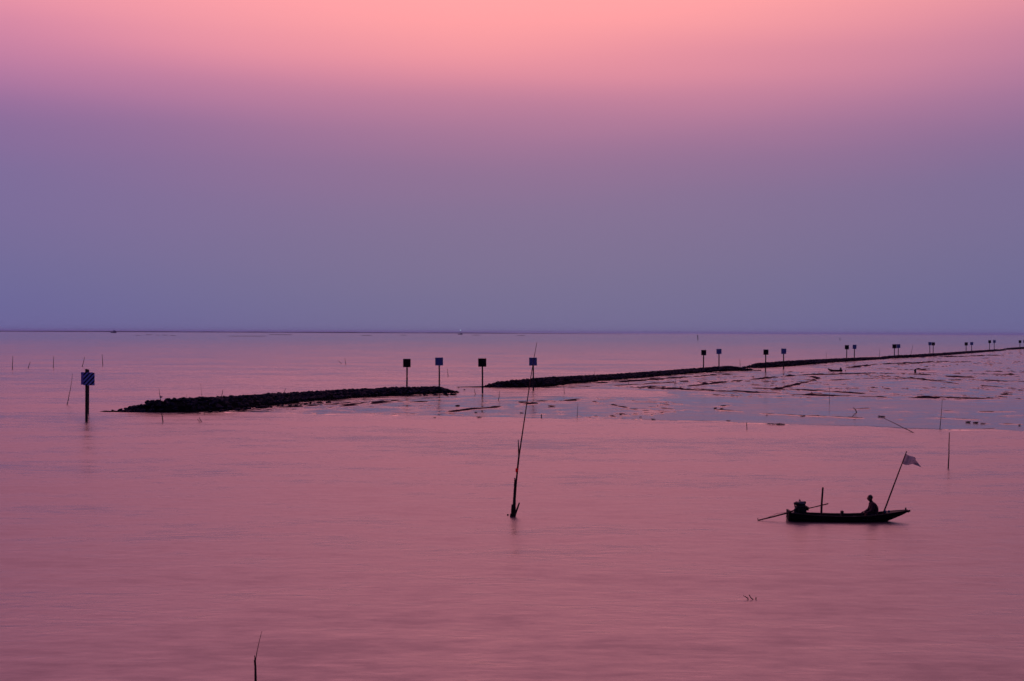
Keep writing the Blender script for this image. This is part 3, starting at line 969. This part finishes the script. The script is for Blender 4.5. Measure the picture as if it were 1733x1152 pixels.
def stump():
    g = ground(1549, 631)
    m = mpp(g.y)
    root = thing('mooring_stump', 'dark squat stump standing in the narrow creek at right', 'stump', g)
    bm = bmesh.new(); tube(bm, [(0, 0, -.5), (0, 0, 0.2), (-.05, 0, .5), (.02, 0, .78)], [2.0 * m, 1.7 * m, 1.9 * m, 1.2 * m], 8)
    link('trunk', bm_mesh('trunk', bm), M['bamboo'], root)
    bm = bmesh.new(); tube(bm, [(0, 0, .45), (-.22, 0, .62)], [0.1, 0.07], 6)
    link('knot', bm_mesh('knot', bm), M['bamboo'], root)
stump()
def bent_branch():
    g = ground(1449.4, 698)
    o = bmesh.new()
    a = at_y(1444, 689.5, g.y) - g
    tube(o, [(0, 0, -0.2), (0, 0, 0.05), a * 0.5 + Vector((0.06, 0, 0.06)), a], [0.05, 0.05, 0.045, 0.03], 6)
    ob = link('bent_branch', bm_mesh('bent_branch', o), M['bamboo']); ob.location = g
    tag(ob, 'upper arm of the bent branch sticking out of the pool', 'branch')
bent_branch()

# ------------------------------------------------------------------ long-tail boat
def lerp_tab(tab, x):
    return float(np.interp(x, [a for a, b in tab], [b for a, b in tab]))
def make_boat():
    near = ground(1436.5, 883.6)
    beam = 0.98
    s = mpp(near.y)
    ctr = Vector((near.x + 2.6 * s, near.y + beam * 0.42, 0))
    root = thing('longtail_boat', 'dark wooden long-tail fishing boat with engine, afloat at right', 'boat', ctr)
    X = lambda px: (px - 1436.5) * s
    # stations: x, half beam at the gunwale, half beam at the chine, keel z, sheer z
    st = [(X(1334), 0.30, 0.22, -0.10, 0.36), (X(1345), 0.36, 0.27, -0.13, 0.335), (X(1375), 0.43, 0.33, -0.15, 0.275), (X(1410), 0.48, 0.37, -0.16, 0.24),
          (X(1440), 0.49, 0.38, -0.16, 0.235), (X(1470), 0.46, 0.34, -0.15, 0.265), (X(1490), 0.40, 0.27, -0.10, 0.315), (X(1504), 0.34, 0.19, 0.0, 0.36),
          (X(1518), 0.25, 0.12, 0.15, 0.40), (X(1530), 0.16, 0.07, 0.28, 0.435), (X(1539), 0.07, 0.03, 0.40, 0.46)]
    vs, fs = [], []
    th = 0.03
    for x, bg, bc, kz, sz in st:
        mz = kz + (sz - kz) * 0.35
        vs += [(x, -bg, sz), (x, -(bg * .5 + bc * .5) - .03, mz + (sz - mz) * .45), (x, -bc, mz * .6 + kz * .4), (x, 0, kz),
               (x, bc, mz * .6 + kz * .4), (x, (bg * .5 + bc * .5) + .03, mz + (sz - mz) * .45), (x, bg, sz),
               (x, bg - th, sz), (x, bc * .9, max(kz + 0.06, mz - .02)), (x, -bc * .9, max(kz + 0.06, mz - .02)), (x, -bg + th, sz)]
    K = 11
    for i in range(len(st) - 1):
        for k in range(K):
            a, b_ = i * K + k, i * K + (k + 1) % K
            fs.append((a, b_, b_ + K, a + K))
    fs.append(tuple(range(K))[::-1])
    fs.append(tuple(range((len(st) - 1) * K, len(st) * K)))
    me = mesh('hull', vs, fs)
    bm = bmesh.new(); bm.from_mesh(me)
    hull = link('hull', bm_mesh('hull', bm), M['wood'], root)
    for sg in (-1, 1):
        bm = bmesh.new()
        tube(bm, [(x, sg * (bg + 0.012), sz + 0.012) for x, bg, bc, kz, sz in st], 0.022, 6)
        link('gunwale', bm_mesh('gunwale', bm), M['wood_trim'], root)
    for sg in (-1, 1):   # one strake line along each side
        bm = bmesh.new()
        tube(bm, [(x, sg * ((bg + bc) / 2 + 0.045), kz + (sz - kz) * .62) for x, bg, bc, kz, sz in st[:-1]], 0.012, 5)
        link('strake', bm_mesh('strake', bm), M['wood_trim'], hull)
    for px, z in ((1372, .16), (1415, .13), (1452, .14), (1488, .2)):
        w = lerp_tab([(a[0], a[1]) for a in st], X(px)) - 0.04
        bm = bmesh.new(); box(bm, (X(px) - .09, -w, z), (X(px) + .09, w, z + .03), 0.005)
        link('thwart', bm_mesh('thwart', bm), M['wood_trim'], root)
    # foredeck and bow
    bm = bmesh.new()
    q = [(X(1500), .33, .37), (X(1518), .235, .41), (X(1530), .15, .445), (X(1539), .06, .468)]
    vv = []
    for x, b_, z in q:
        vv.append([bm.verts.new((x, -b_, z)), bm.verts.new((x, b_, z)), bm.verts.new((x, b_, z - .03)), bm.verts.new((x, -b_, z - .03))])
    for a, b_ in zip(vv, vv[1:]):
        for k in range(4):
            bm.faces.new((a[k], a[(k + 1) % 4], b_[(k + 1) % 4], b_[k]))
    bm.faces.new(vv[0][::-1]); bm.faces.new(vv[-1])
    link('foredeck', bm_mesh('foredeck', bm), M['wood'], root)
    bm = bmesh.new(); tube(bm, [(X(1534.6), 0, .40), (X(1534.8), 0, .58)], [0.035, 0.03], 7)
    link('bow_post', bm_mesh('bow_post', bm), M['wood_trim'], root)
    bm = bmesh.new()
    tube(bm, [(X(1538), 0, .42), (X(1542.5), 0, .455)], [0.06, 0.035], 6)
    link('bow_tip', bm_mesh('bow_tip', bm), M['wood'], root)
    bm = bmesh.new(); box(bm, (X(1424), -.1, .22), (X(1428.4), .1, .44), .02)
    link('cleat_post', bm_mesh('cleat_post', bm), M['wood_trim'], root)
    # stern frame
    bm = bmesh.new(); box(bm, (X(1333.5), -.32, .10), (X(1337), .32, .46), .012)
    link('transom', bm_mesh('transom', bm), M['wood'], root)
    bm = bmesh.new()
    tube(bm, [(X(1331), -.12, .32), (X(1330), -.12, .14), (X(1331), -.12, -.05)], 0.012, 6)
    tube(bm, [(X(1334), -.12, .32), (X(1330.5), -.12, .32)], 0.012, 6)
    link('stern_rail', bm_mesh('stern_rail', bm), M['iron'], root)
    # engine with long tail
    eng = link('engine', None, None, root)
    eng.location = (0, 0, 0)
    zq = lambda py: (883.6 - py) * s - beam * 0.5 * 0.13
    bm = bmesh.new()
    box(bm, (X(1347), -.17, zq(868.5)), (X(1365), .17, zq(852.5)), .07)
    box(bm, (X(1351), -.2, zq(866)), (X(1361), .2, zq(858)), .03)
    link('engine_block', bm_mesh('engine_block', bm), M['iron'], eng)
    bm = bmesh.new()
    box(bm, (X(1349.5), -.17, zq(855)), (X(1363.4), .17, zq(847.6)), .08)
    link('fuel_tank', bm_mesh('fuel_tank', bm), M['cowl'], eng)
    bm = bmesh.new()
    tube(bm, [(X(1362), -.05, zq(851.5)), (X(1362.2), -.05, zq(847.6))], [0.05, 0.06], 8)
    link('air_filter', bm_mesh('air_filter', bm), M['iron'], eng)
    bm = bmesh.new()
    tube(bm, [(X(1352), -.08, zq(852)), (X(1347), -.08, zq(850.6)), (X(1343.4), -.08, zq(851.6))], [0.09, 0.085, 0.05], 8)
    link('exhaust', bm_mesh('exhaust', bm), M['iron'], eng)
    bm = bmesh.new()
    tube(bm, [(X(1344.6), -.05, zq(852)), (X(1345.4), -.05, zq(857.4)), (X(1349.5), -.05, zq(861.5))], 0.022, 6)
    link('exhaust_bracket', bm_mesh('exhaust_bracket', bm), M['iron'], eng)
    bm = bmesh.new()
    tube(bm, [(X(1354.5), .04, zq(850)), (X(1354.8), .04, zq(846.2)), (X(1353.0), .04, zq(845.4))], [0.028, 0.03, 0.035], 7)
    link('filler_cap', bm_mesh('filler_cap', bm), M['iron'], eng)
    bm = bmesh.new()
    tube(bm, [(X(1364), -.1, zq(857)), (X(1366.6), -.1, zq(858.5)), (X(1366.4), -.1, zq(863))], [0.06, 0.07, 0.05], 8)
    link('gearbox', bm_mesh('gearbox', bm), M['iron'], eng)
    bm = bmesh.new()
    tube(bm, [(X(1349), -.1, zq(858)), (X(1345.6), -.1, zq(861)), (X(1345.2), -.1, zq(866)), (X(1348), -.1, zq(868))], [0.05, 0.06, 0.065, 0.05], 8)
    link('cooling_pipe', bm_mesh('cooling_pipe', bm), M['iron'], eng)
    bm = bmesh.new()
    c0 = Vector((X(1357), -.205, zq(861)))
    for k in range(16):
        a0, a1 = 2 * math.pi * k / 16, 2 * math.pi * (k + 1) / 16
        tube(bm, [c0 + Vector((math.cos(a0) * .13, 0, math.sin(a0) * .13)), c0 + Vector((math.cos(a1) * .13, 0, math.sin(a1) * .13))], 0.018, 5)
    tube(bm, [c0 + Vector((0, .02, 0)), c0 + Vector((0, -.03, 0))], [.07, .06], 10)
    link('flywheel', bm_mesh('flywheel', bm), M['iron'], eng)
    bm = bmesh.new()
    tube(bm, [(X(1351), 0, .22), (X(1351), 0, zq(866))], 0.05, 8)
    box(bm, (X(1338), -.2, .30), (X(1362), .2, .37), .01)
    link('engine_mount', bm_mesh('engine_mount', bm), M['iron'], eng)
    bm = bmesh.new()
    tube(bm, [(X(1350), 0, zq(861.5)), (X(1332), 0, zq(868)), (X(1306), 0, zq(875)), (X(1283.5), 0, zq(880.4))], [0.035, 0.035, 0.03, 0.025], 8)
    sh = link('tail_shaft', bm_mesh('tail_shaft', bm), M['rust'], eng)
    bm = bmesh.new()
    pc = Vector((X(1282.5), 0, zq(880.6)))
    for k in range(2):
        a = k * math.pi + 1.35
        d1 = Vector((0.03, math.cos(a) * .09, math.sin(a) * .09)); d2 = Vector((-0.03, math.cos(a + .6) * .1, math.sin(a + .6) * .1))
        vv = [bm.verts.new(pc), bm.verts.new(pc + d1), bm.verts.new(pc + d2), bm.verts.new(pc + Vector((.012, 0, 0)))]
        bm.faces.new(vv[:3]); bm.faces.new((vv[3], vv[2], vv[1])); bm.faces.new((vv[0], vv[3], vv[1])); bm.faces.new((vv[0], vv[2], vv[3]))
    link('propeller', bm_mesh('propeller', bm), M['iron'], eng)
    bm = bmesh.new()
    tube(bm, [(X(1330), 0, zq(867)), (X(1316), 0, zq(868.5)), (X(1300), 0, zq(875.5))], 0.008, 5)
    link('skeg_wire', bm_mesh('skeg_wire', bm), M['iron'], eng)
    bm = bmesh.new()
    tube(bm, [(X(1361), 0, zq(861.5)), (X(1380), 0, zq(857.2)), (X(1402.6), 0, zq(851.6))], [0.024, 0.022, 0.026], 7)
    link('tiller', bm_mesh('tiller', bm), M['rust'], eng)
    # upright mooring pole stuck in the boat
    bm = bmesh.new()
    tube(bm, [(X(1391.3), .1, -.05), (X(1392.4), .1, zq(850)), (X(1394.2), .1, zq(824.2))], [0.048, 0.044, 0.038], 8)
    o = link('push_pole', bm_mesh('push_pole', bm), M['bamboo']); o.location = ctr
    tag(o, 'short dark pole standing upright in the boat behind the engine tiller', 'pole')
    # flag on its leaning staff
    fr = thing('flag', 'ragged grey flag on a leaning staff at the bow of the boat', 'flag', ctr + Vector((X(1494), 0, .2)))
    O = Vector((X(1494), 0, .2))
    p0, p1 = Vector((X(1493.4), 0, .12)), Vector((X(1535.8), 0, zq(761.5)))
    bm = bmesh.new(); tube(bm, [p0 - O, (p0 * .5 + p1 * .5) - O, p1 - O], [0.036, 0.03, 0.02], 7)
    link('staff', bm_mesh('staff', bm), M['rust'], fr)
    U, Vn = 16, 8
    topl = [(1534.6, 766.0), (1541.5, 769.5), (1548.5, 771.2), (1553, 777.5), (1560.6, 787.6)]
    botl = [(1527.6, 782.8), (1533.5, 784.8), (1541.0, 784.8), (1547.5, 783.6), (1559.6, 788.4)]
    vs, fs = [], []
    for side_ in (0, 1):
        for i in range(U + 1):
            t = i / U * 4
            a = Vector((np.interp(t, range(5), [p[0] for p in topl]), np.interp(t, range(5), [p[1] for p in topl]), 0))
            b_ = Vector((np.interp(t, range(5), [p[0] for p in botl]), np.interp(t, range(5), [p[1] for p in botl]), 0))
            for j in range(Vn + 1):
                w = j / Vn
                p = a * (1 - w) + b_ * w
                dy = 0.10 * math.sin(t * 2.3 + w * 1.8) * min(1, t) + 0.05 * math.sin(t * 5 - w * 3) * min(1, t)
                vs.append(Vector((X(p.x), dy + side_ * 0.006, zq(p.y))) - O)
    n1 = (U + 1) * (Vn + 1)
    for i in range(U):
        for j in range(Vn):
            a = i * (Vn + 1) + j
            fs.append((a, a + 1, a + Vn + 2, a + Vn + 1))
            fs.append((n1 + a, n1 + a + Vn + 1, n1 + a + Vn + 2, n1 + a + 1))
    link('cloth', mesh('cloth', vs, fs, True), M['cloth'], fr)
    # cargo
    bm = bmesh.new()
    bmesh.ops.create_uvsphere(bm, u_segments=14, v_segments=7, radius=1.0, matrix=Matrix.Translation((X(1470.5), -.02, .2)) @ Matrix.Diagonal((.17, .2, .17, 1)))
    o = link('basket', bm_mesh('basket', bm), M['straw']); o.location = ctr
    tag(o, 'round brown basket lying in the boat beside the crouching person', 'basket')
    bm = bmesh.new()
    bmesh.ops.create_icosphere(bm, subdivisions=2, radius=1.0, matrix=Matrix.Translation((X(1481), -.08, .27)) @ Matrix.Diagonal((.09, .1, .13, 1)))
    rr = random.Random(3)
    for v in bm.verts: v.co += Vector((rr.uniform(-1, 1), rr.uniform(-1, 1), rr.uniform(-1, 1))) * 0.012
    o = link('sack', bm_mesh('sack', bm, True), M['sack']); o.location = ctr
    tag(o, 'small pale sack in the boat between the person and flag staff', 'sack')
    for px, w, z0, z1, lab in ((1499.5, .055, .36, .45, 'small blue tin on the boat foredeck nearest the flag staff'), (1506, .045, .39, .45, 'smaller blue tin farther up the boat foredeck')):
        bm = bmesh.new()
        tube(bm, [(X(px), 0, z0), (X(px), 0, z1), (X(px), 0, z1 + .02)], [w, w, w * .6], 10)
        o = link('tin', bm_mesh('tin', bm), M['plastic']); o.location = ctr
        tag(o, lab, 'tin')
    return ctr, s, X, zq
BOAT_C, BS, BX, BZ = make_boat()

# ------------------------------------------------------------------ person crouching in the boat
def skin_chain_mesh(name, verts, edges, radii, root=0, sub=2):
    me = bpy.data.meshes.new(name)
    me.from_pydata([tuple(v) for v in verts], edges, [])
    o = bpy.data.objects.new(name, me)
    COL.objects.link(o)
    md = o.modifiers.new('skin', 'SKIN'); md.use_smooth_shade = True
    for i, sv in enumerate(me.skin_vertices[0].data):
        sv.radius = (radii[i], radii[i]) if not isinstance(radii[i], tuple) else radii[i]
        sv.use_root = (i == root)
    ss = o.modifiers.new('sub', 'SUBSURF'); ss.levels = sub; ss.render_levels = sub
    return o
def make_person():
    # seated on a low thwart facing the stern (-x), bent over a net
    base = BOAT_C + Vector((BX(1480.5), 0.02, -0.03))
    root = thing('person', 'person in dark clothes crouching over the nets in the boat', 'person', base)
    root.scale = (1.14, 1.14, 1.14)
    V, E, R = [], [], []
    def add(p, r, parent=None):
        V.append(Vector(p)); R.append(r)
        if parent is not None: E.append((parent, len(V) - 1))
        return len(V) - 1
    pel = add((0.05, 0, 0.26), (0.19, 0.17))
    sp1 = add((0.035, 0, 0.40), (0.19, 0.18), pel)
    sp2 = add((-0.01, 0, 0.55), (0.20, 0.175), sp1)
    che = add((-0.06, 0, 0.68), (0.15, 0.14), sp2)
    nek = add((-0.10, 0, 0.755), 0.062, che)
    h1 = add((-0.135, 0, 0.82), (0.078, 0.075), nek)
    h2 = add((-0.155, 0, 0.90), (0.085, 0.08), h1)
    h3 = add((-0.15, 0, 0.965), (0.06, 0.06), h2)
    for sg in (-1, 1):
        sh = add((-0.06, sg * 0.17, 0.665), 0.08, che)
        el = add((-0.12, sg * 0.24, 0.43), 0.065, sh)
        wr = add((-0.32, sg * 0.13, 0.36), 0.032, el)
        pa = add((-0.385, sg * 0.10, 0.345), (0.036, 0.022), wr)
        for k, (dy, ln) in enumerate(((-0.028, .07), (-0.009, .08), (0.01, .075), (0.028, .058))):
            a = add((-0.42, sg * 0.10 + dy, 0.335), 0.0095, pa)
            b_ = add((-0.42 - ln * .5, sg * 0.10 + dy, 0.31), 0.009, a)
            add((-0.42 - ln * .55, sg * 0.10 + dy, 0.31 - ln * .45), 0.008, b_)
        t1 = add((-0.37, sg * 0.10 - sg * 0.04, 0.33), 0.011, pa)
        add((-0.41, sg * 0.10 - sg * 0.05, 0.31), 0.009, t1)
        hp = add((0.03, sg * 0.10, 0.24), 0.095, pel)
        kn = add((-0.30, sg * 0.17, 0.34), 0.062, hp)
        an = add((-0.22, sg * 0.16, 0.04), 0.042, kn)
        ft = add((-0.32, sg * 0.17, 0.01), (0.042, 0.03), an)
        add((-0.40, sg * 0.18, 0.0), (0.036, 0.02), ft)
    body = skin_chain_mesh('body', V, E, R)
    body.parent = root
    m = M['skin']
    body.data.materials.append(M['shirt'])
    # hair cap with bun and a face
    def lump(name, c, sc, mat, sub=2, parent=root):
        bm = bmesh.new()
        bmesh.ops.create_icosphere(bm, subdivisions=sub, radius=1.0, matrix=Matrix.Translation(c) @ Matrix.Diagonal((*sc, 1)))
        return link(name, bm_mesh(name, bm, True), mat, parent)
    head = lump('head', (-0.155, 0, 0.885), (0.092, 0.078, 0.115), M['skin'], 3)
    lump('hair', (-0.135, 0, 0.915), (0.095, 0.088, 0.1), M['hair'], 3)
    lump('nose', (-0.25, 0, 0.875), (0.018, 0.013, 0.022), M['skin'], 1, head)
    lump('mouth', (-0.238, 0, 0.832), (0.008, 0.024, 0.006), M['straw'], 1, head)
    for sg in (-1, 1):
        lump('eye', (-0.238, sg * 0.03, 0.897), (0.010, 0.013, 0.008), M['hair'], 1, head)
        lump('ear', (-0.15, sg * 0.08, 0.88), (0.022, 0.012, 0.032), M['skin'], 1, head)
        lump('hand', (-0.385, sg * 0.10, 0.346), (0.05, 0.042, 0.03), M['skin'], 2)
make_person()

# ------------------------------------------------------------------ skiff lying in the creek
def skiff():
    g = ground(1412.5, 628.2)
    s = mpp(g.y)
    root = thing('skiff', 'small dark skiff with an outboard motor lying in the creek', 'boat', g)
    X = lambda px: (px - 1412.5) * s
    Z = lambda py: (628.2 - py) * s
    st = [(X(1401), .08, Z(622.8), Z(624.5)), (X(1403.5), .32, Z(624.2), Z(627)), (X(1408), .5, Z(625.2), Z(628.6)), (X(1414), .55, Z(625.6), Z(629)),
          (X(1420), .52, Z(625.6), Z(629)), (X(1425), .45, Z(625.0), Z(629))]
    vs, fs = [], []
    for x, b, zt, zk in st:
        vs += [(x, -b, zt), (x, -b * .7, zk), (x, b * .7, zk), (x, b, zt), (x, b * .9, zt), (x, b * .6, zk + .1), (x, -b * .6, zk + .1), (x, -b * .9, zt)]
    for i in range(len(st) - 1):
        for k in range(8):
            a, b_ = i * 8 + k, i * 8 + (k + 1) % 8
            fs.append((a, b_, b_ + 8, a + 8))
    fs.append(tuple(range(8))[::-1]); fs.append(tuple(range(40, 48)))
    bm = bmesh.new(); bm.from_mesh(mesh('hull', vs, fs))
    link('hull', bm_mesh('hull', bm), M['wood'], root)
    bm = bmesh.new()
    box(bm, (X(1421.5), -.2, Z(627)), (X(1424), .2, Z(621.8)), .05)
    link('outboard_motor', bm_mesh('outboard_motor', bm), M['iron'], root)
    bm = bmesh.new(); box(bm, (X(1412), -.45, Z(626.6)), (X(1413.5), .45, Z(626.1)))
    link('thwart', bm_mesh('thwart', bm), M['wood'], root)
    g2 = ground(1431, 628)
    o = link('mooring_float', STONES[4]); o.location = (g2.x, g2.y, .1); o.scale = (.35, .3, .4)
    tag(o, 'tiny dark float in the creek just right of the skiff', 'float')
skiff()

# ------------------------------------------------------------------ far vessels
def far_ship():
    Y = 6000.0
    c = at_y(192.5, 560, Y)
    m = mpp(Y)
    root = thing('fishing_ship', 'dark blue fishing ship on the horizon at left', 'ship', (c.x, Y, 0))
    st = [(-4.9, .4, 5.4, 1.0), (-4.0, 1.0, 4.8, 0), (-1, 1.2, 4.0, 0), (2.5, 1.2, 4.0, 0), (4.6, .9, 4.6, 0)]
    vs, fs = [], []
    for x, b, zt, zb in st:
        vs += [(x * m, -b * 3, zt), (x * m, -b * 2.2, zb - .5), (x * m, b * 2.2, zb - .5), (x * m, b * 3, zt)]
    for i in range(len(st) - 1):
        for k in range(4):
            a, b_ = i * 4 + k, i * 4 + (k + 1) % 4
            fs.append((a, b_, b_ + 4, a + 4))
    fs += [(3, 2, 1, 0), (16, 17, 18, 19)]
    bm = bmesh.new(); bm.from_mesh(mesh('hull', vs, fs))
    link('hull', bm_mesh('hull', bm), M['far_paint'], root)
    bm = bmesh.new()
    box(bm, (-0.5 * m, -2.4, 3.6), (3.8 * m, 2.4, 8.2), .3); box(bm, (0.2 * m, -2, 8.1), (2.2 * m, 2, 10.4), .3)
    link('wheelhouse', bm_mesh('wheelhouse', bm), M['far_paint'], root)
    bm = bmesh.new(); tube(bm, [(-.4 * m, 0, 4), (-.4 * m, 0, 20)], [.35, .2], 6)
    link('mast', bm_mesh('mast', bm), M['far_paint'], root)
far_ship()
def lamp_boat():
    Y = 5000.0
    c = at_y(779.3, 558.3, Y)
    root = thing('lamp_boat', 'tiny boat on the horizon carrying one bright pale light', 'boat', (c.x, Y, 0))
    vs, fs = [], []
    st = [(-9, .3, 3.2), (-5, 1.6, 2.4), (3, 1.8, 2.2), (8, 1.3, 2.6)]
    for x, b, zt in st:
        vs += [(x, -b, zt), (x, -b * .6, -.5), (x, b * .6, -.5), (x, b, zt)]
    for i in range(3):
        for k in range(4):
            a, b_ = i * 4 + k, i * 4 + (k + 1) % 4
            fs.append((a, b_, b_ + 4, a + 4))
    fs += [(3, 2, 1, 0), (12, 13, 14, 15)]
    bm = bmesh.new(); bm.from_mesh(mesh('hull', vs, fs))
    link('hull', bm_mesh('hull', bm), M['far_paint'], root)
    bm = bmesh.new(); box(bm, (0, -1.2, 2.1), (5, 1.2, 5.5), .2)
    link('cabin', bm_mesh('cabin', bm), M['far_paint'], root)
    bm = bmesh.new(); tube(bm, [(0, 0, 2), (0, 0, c.z - 1.2)], [.25, .15], 6)
    link('mast', bm_mesh('mast', bm), M['far_paint'], root)
    lm = bpy.data.materials.new('lamp_glow'); lm.use_nodes = True
    b = lm.node_tree.nodes['Principled BSDF']
    b.inputs['Emission Color'].default_value = (0.55, 0.95, 1.0, 1); b.inputs['Emission Strength'].default_value = 1.3
    bm = bmesh.new(); bmesh.ops.create_icosphere(bm, subdivisions=2, radius=1.2, matrix=Matrix.Translation((0, 0, c.z)))
    link('lamp', bm_mesh('lamp', bm), lm, root)
lamp_boat()

# ------------------------------------------------------------------ far fish fences
def fish_fence(label, x0, x1, y, hpx):
    a, b = ground(x0, y), ground(x1, y)
    m = mpp(a.y)
    L = b - a
    root = thing('fish_fence', label, 'fish fence', a, 0, 'distant fish fences')
    rnd = random.Random(int(x0))
    bm = bmesh.new()
    k = max(3, int(L.length / (2.2 * m)))
    for i in range(k + 1):
        p = L * (i / k)
        hh = hpx * m * rnd.uniform(0.6, 1.4)
        tube(bm, [(p.x, p.y, -.5), (p.x + rnd.uniform(-.4, .4) * m, p.y, hh)], .22 * m, 4)
    tag(link('stakes', bm_mesh('stakes', bm), M['bamboo'], root), kind='stuff')
    bm = bmesh.new()
    tube(bm, [Vector((0, 0, .25 * m)), L * .5 + Vector((0, 0, .3 * m)), L + Vector((0, 0, .22 * m))], .24 * m, 4)
    link('rail', bm_mesh('rail', bm), M['bamboo'], root)
F_ = 'low distant fish fence '
fish_fence(F_ + 'nearest the horizon ship, first short dash to its right', 230.5, 238, 567.4, 0.6)
fish_fence(F_ + 'of short dashes, second one right of the horizon ship', 248, 257, 566.6, 0.9)
fish_fence(F_ + 'of short dashes, third one right of the horizon ship', 264, 268.5, 567.2, 0.6)
fish_fence(F_ + 'of short dashes, fourth one right of the horizon ship', 275, 283, 567.2, 0.7)
fish_fence(F_ + 'of short dashes, last one right of the horizon ship', 289, 297, 568.0, 0.7)
fish_fence(F_ + 'forming a long line above the nearest breakwater', 388, 450, 568.8, 0.7)
fish_fence(F_ + 'on the long line with one taller stake', 456, 494, 566.4, 0.8)
fish_fence(F_ + 'above the first black board, left of the horizon light', 613, 628, 567.8, 0.7)
fish_fence(F_ + 'short dash just left of the horizon light', 679, 688, 567.2, 0.7)
fish_fence(F_ + 'short dash just right of the horizon light', 800, 812, 567.2, 0.9)
fish_fence(F_ + 'short dash above the striped board behind the bamboo', 876, 888, 567.8, 0.7)

# ------------------------------------------------------------------ haze over the sea
def make_haze():
    bm = bmesh.new()
    box(bm, (-33000, -400, -3.5), (33000, 33000, 32.0))
    m = bpy.data.materials.new('sea_haze'); m.use_nodes = True
    nt = m.node_tree; nt.nodes.clear()
    v = nt.nodes.new('ShaderNodeVolumePrincipled')
    v.inputs['Color'].default_value = (0.38, 0.48, 0.88, 1)
    v.inputs['Density'].default_value = HAZE
    o = nt.nodes.new('ShaderNodeOutputMaterial')
    nt.links.new(v.outputs[0], o.inputs['Volume'])
    tag(link('haze', bm_mesh('haze', bm), m), kind='stuff')
HAZE = 0.00003
make_haze()
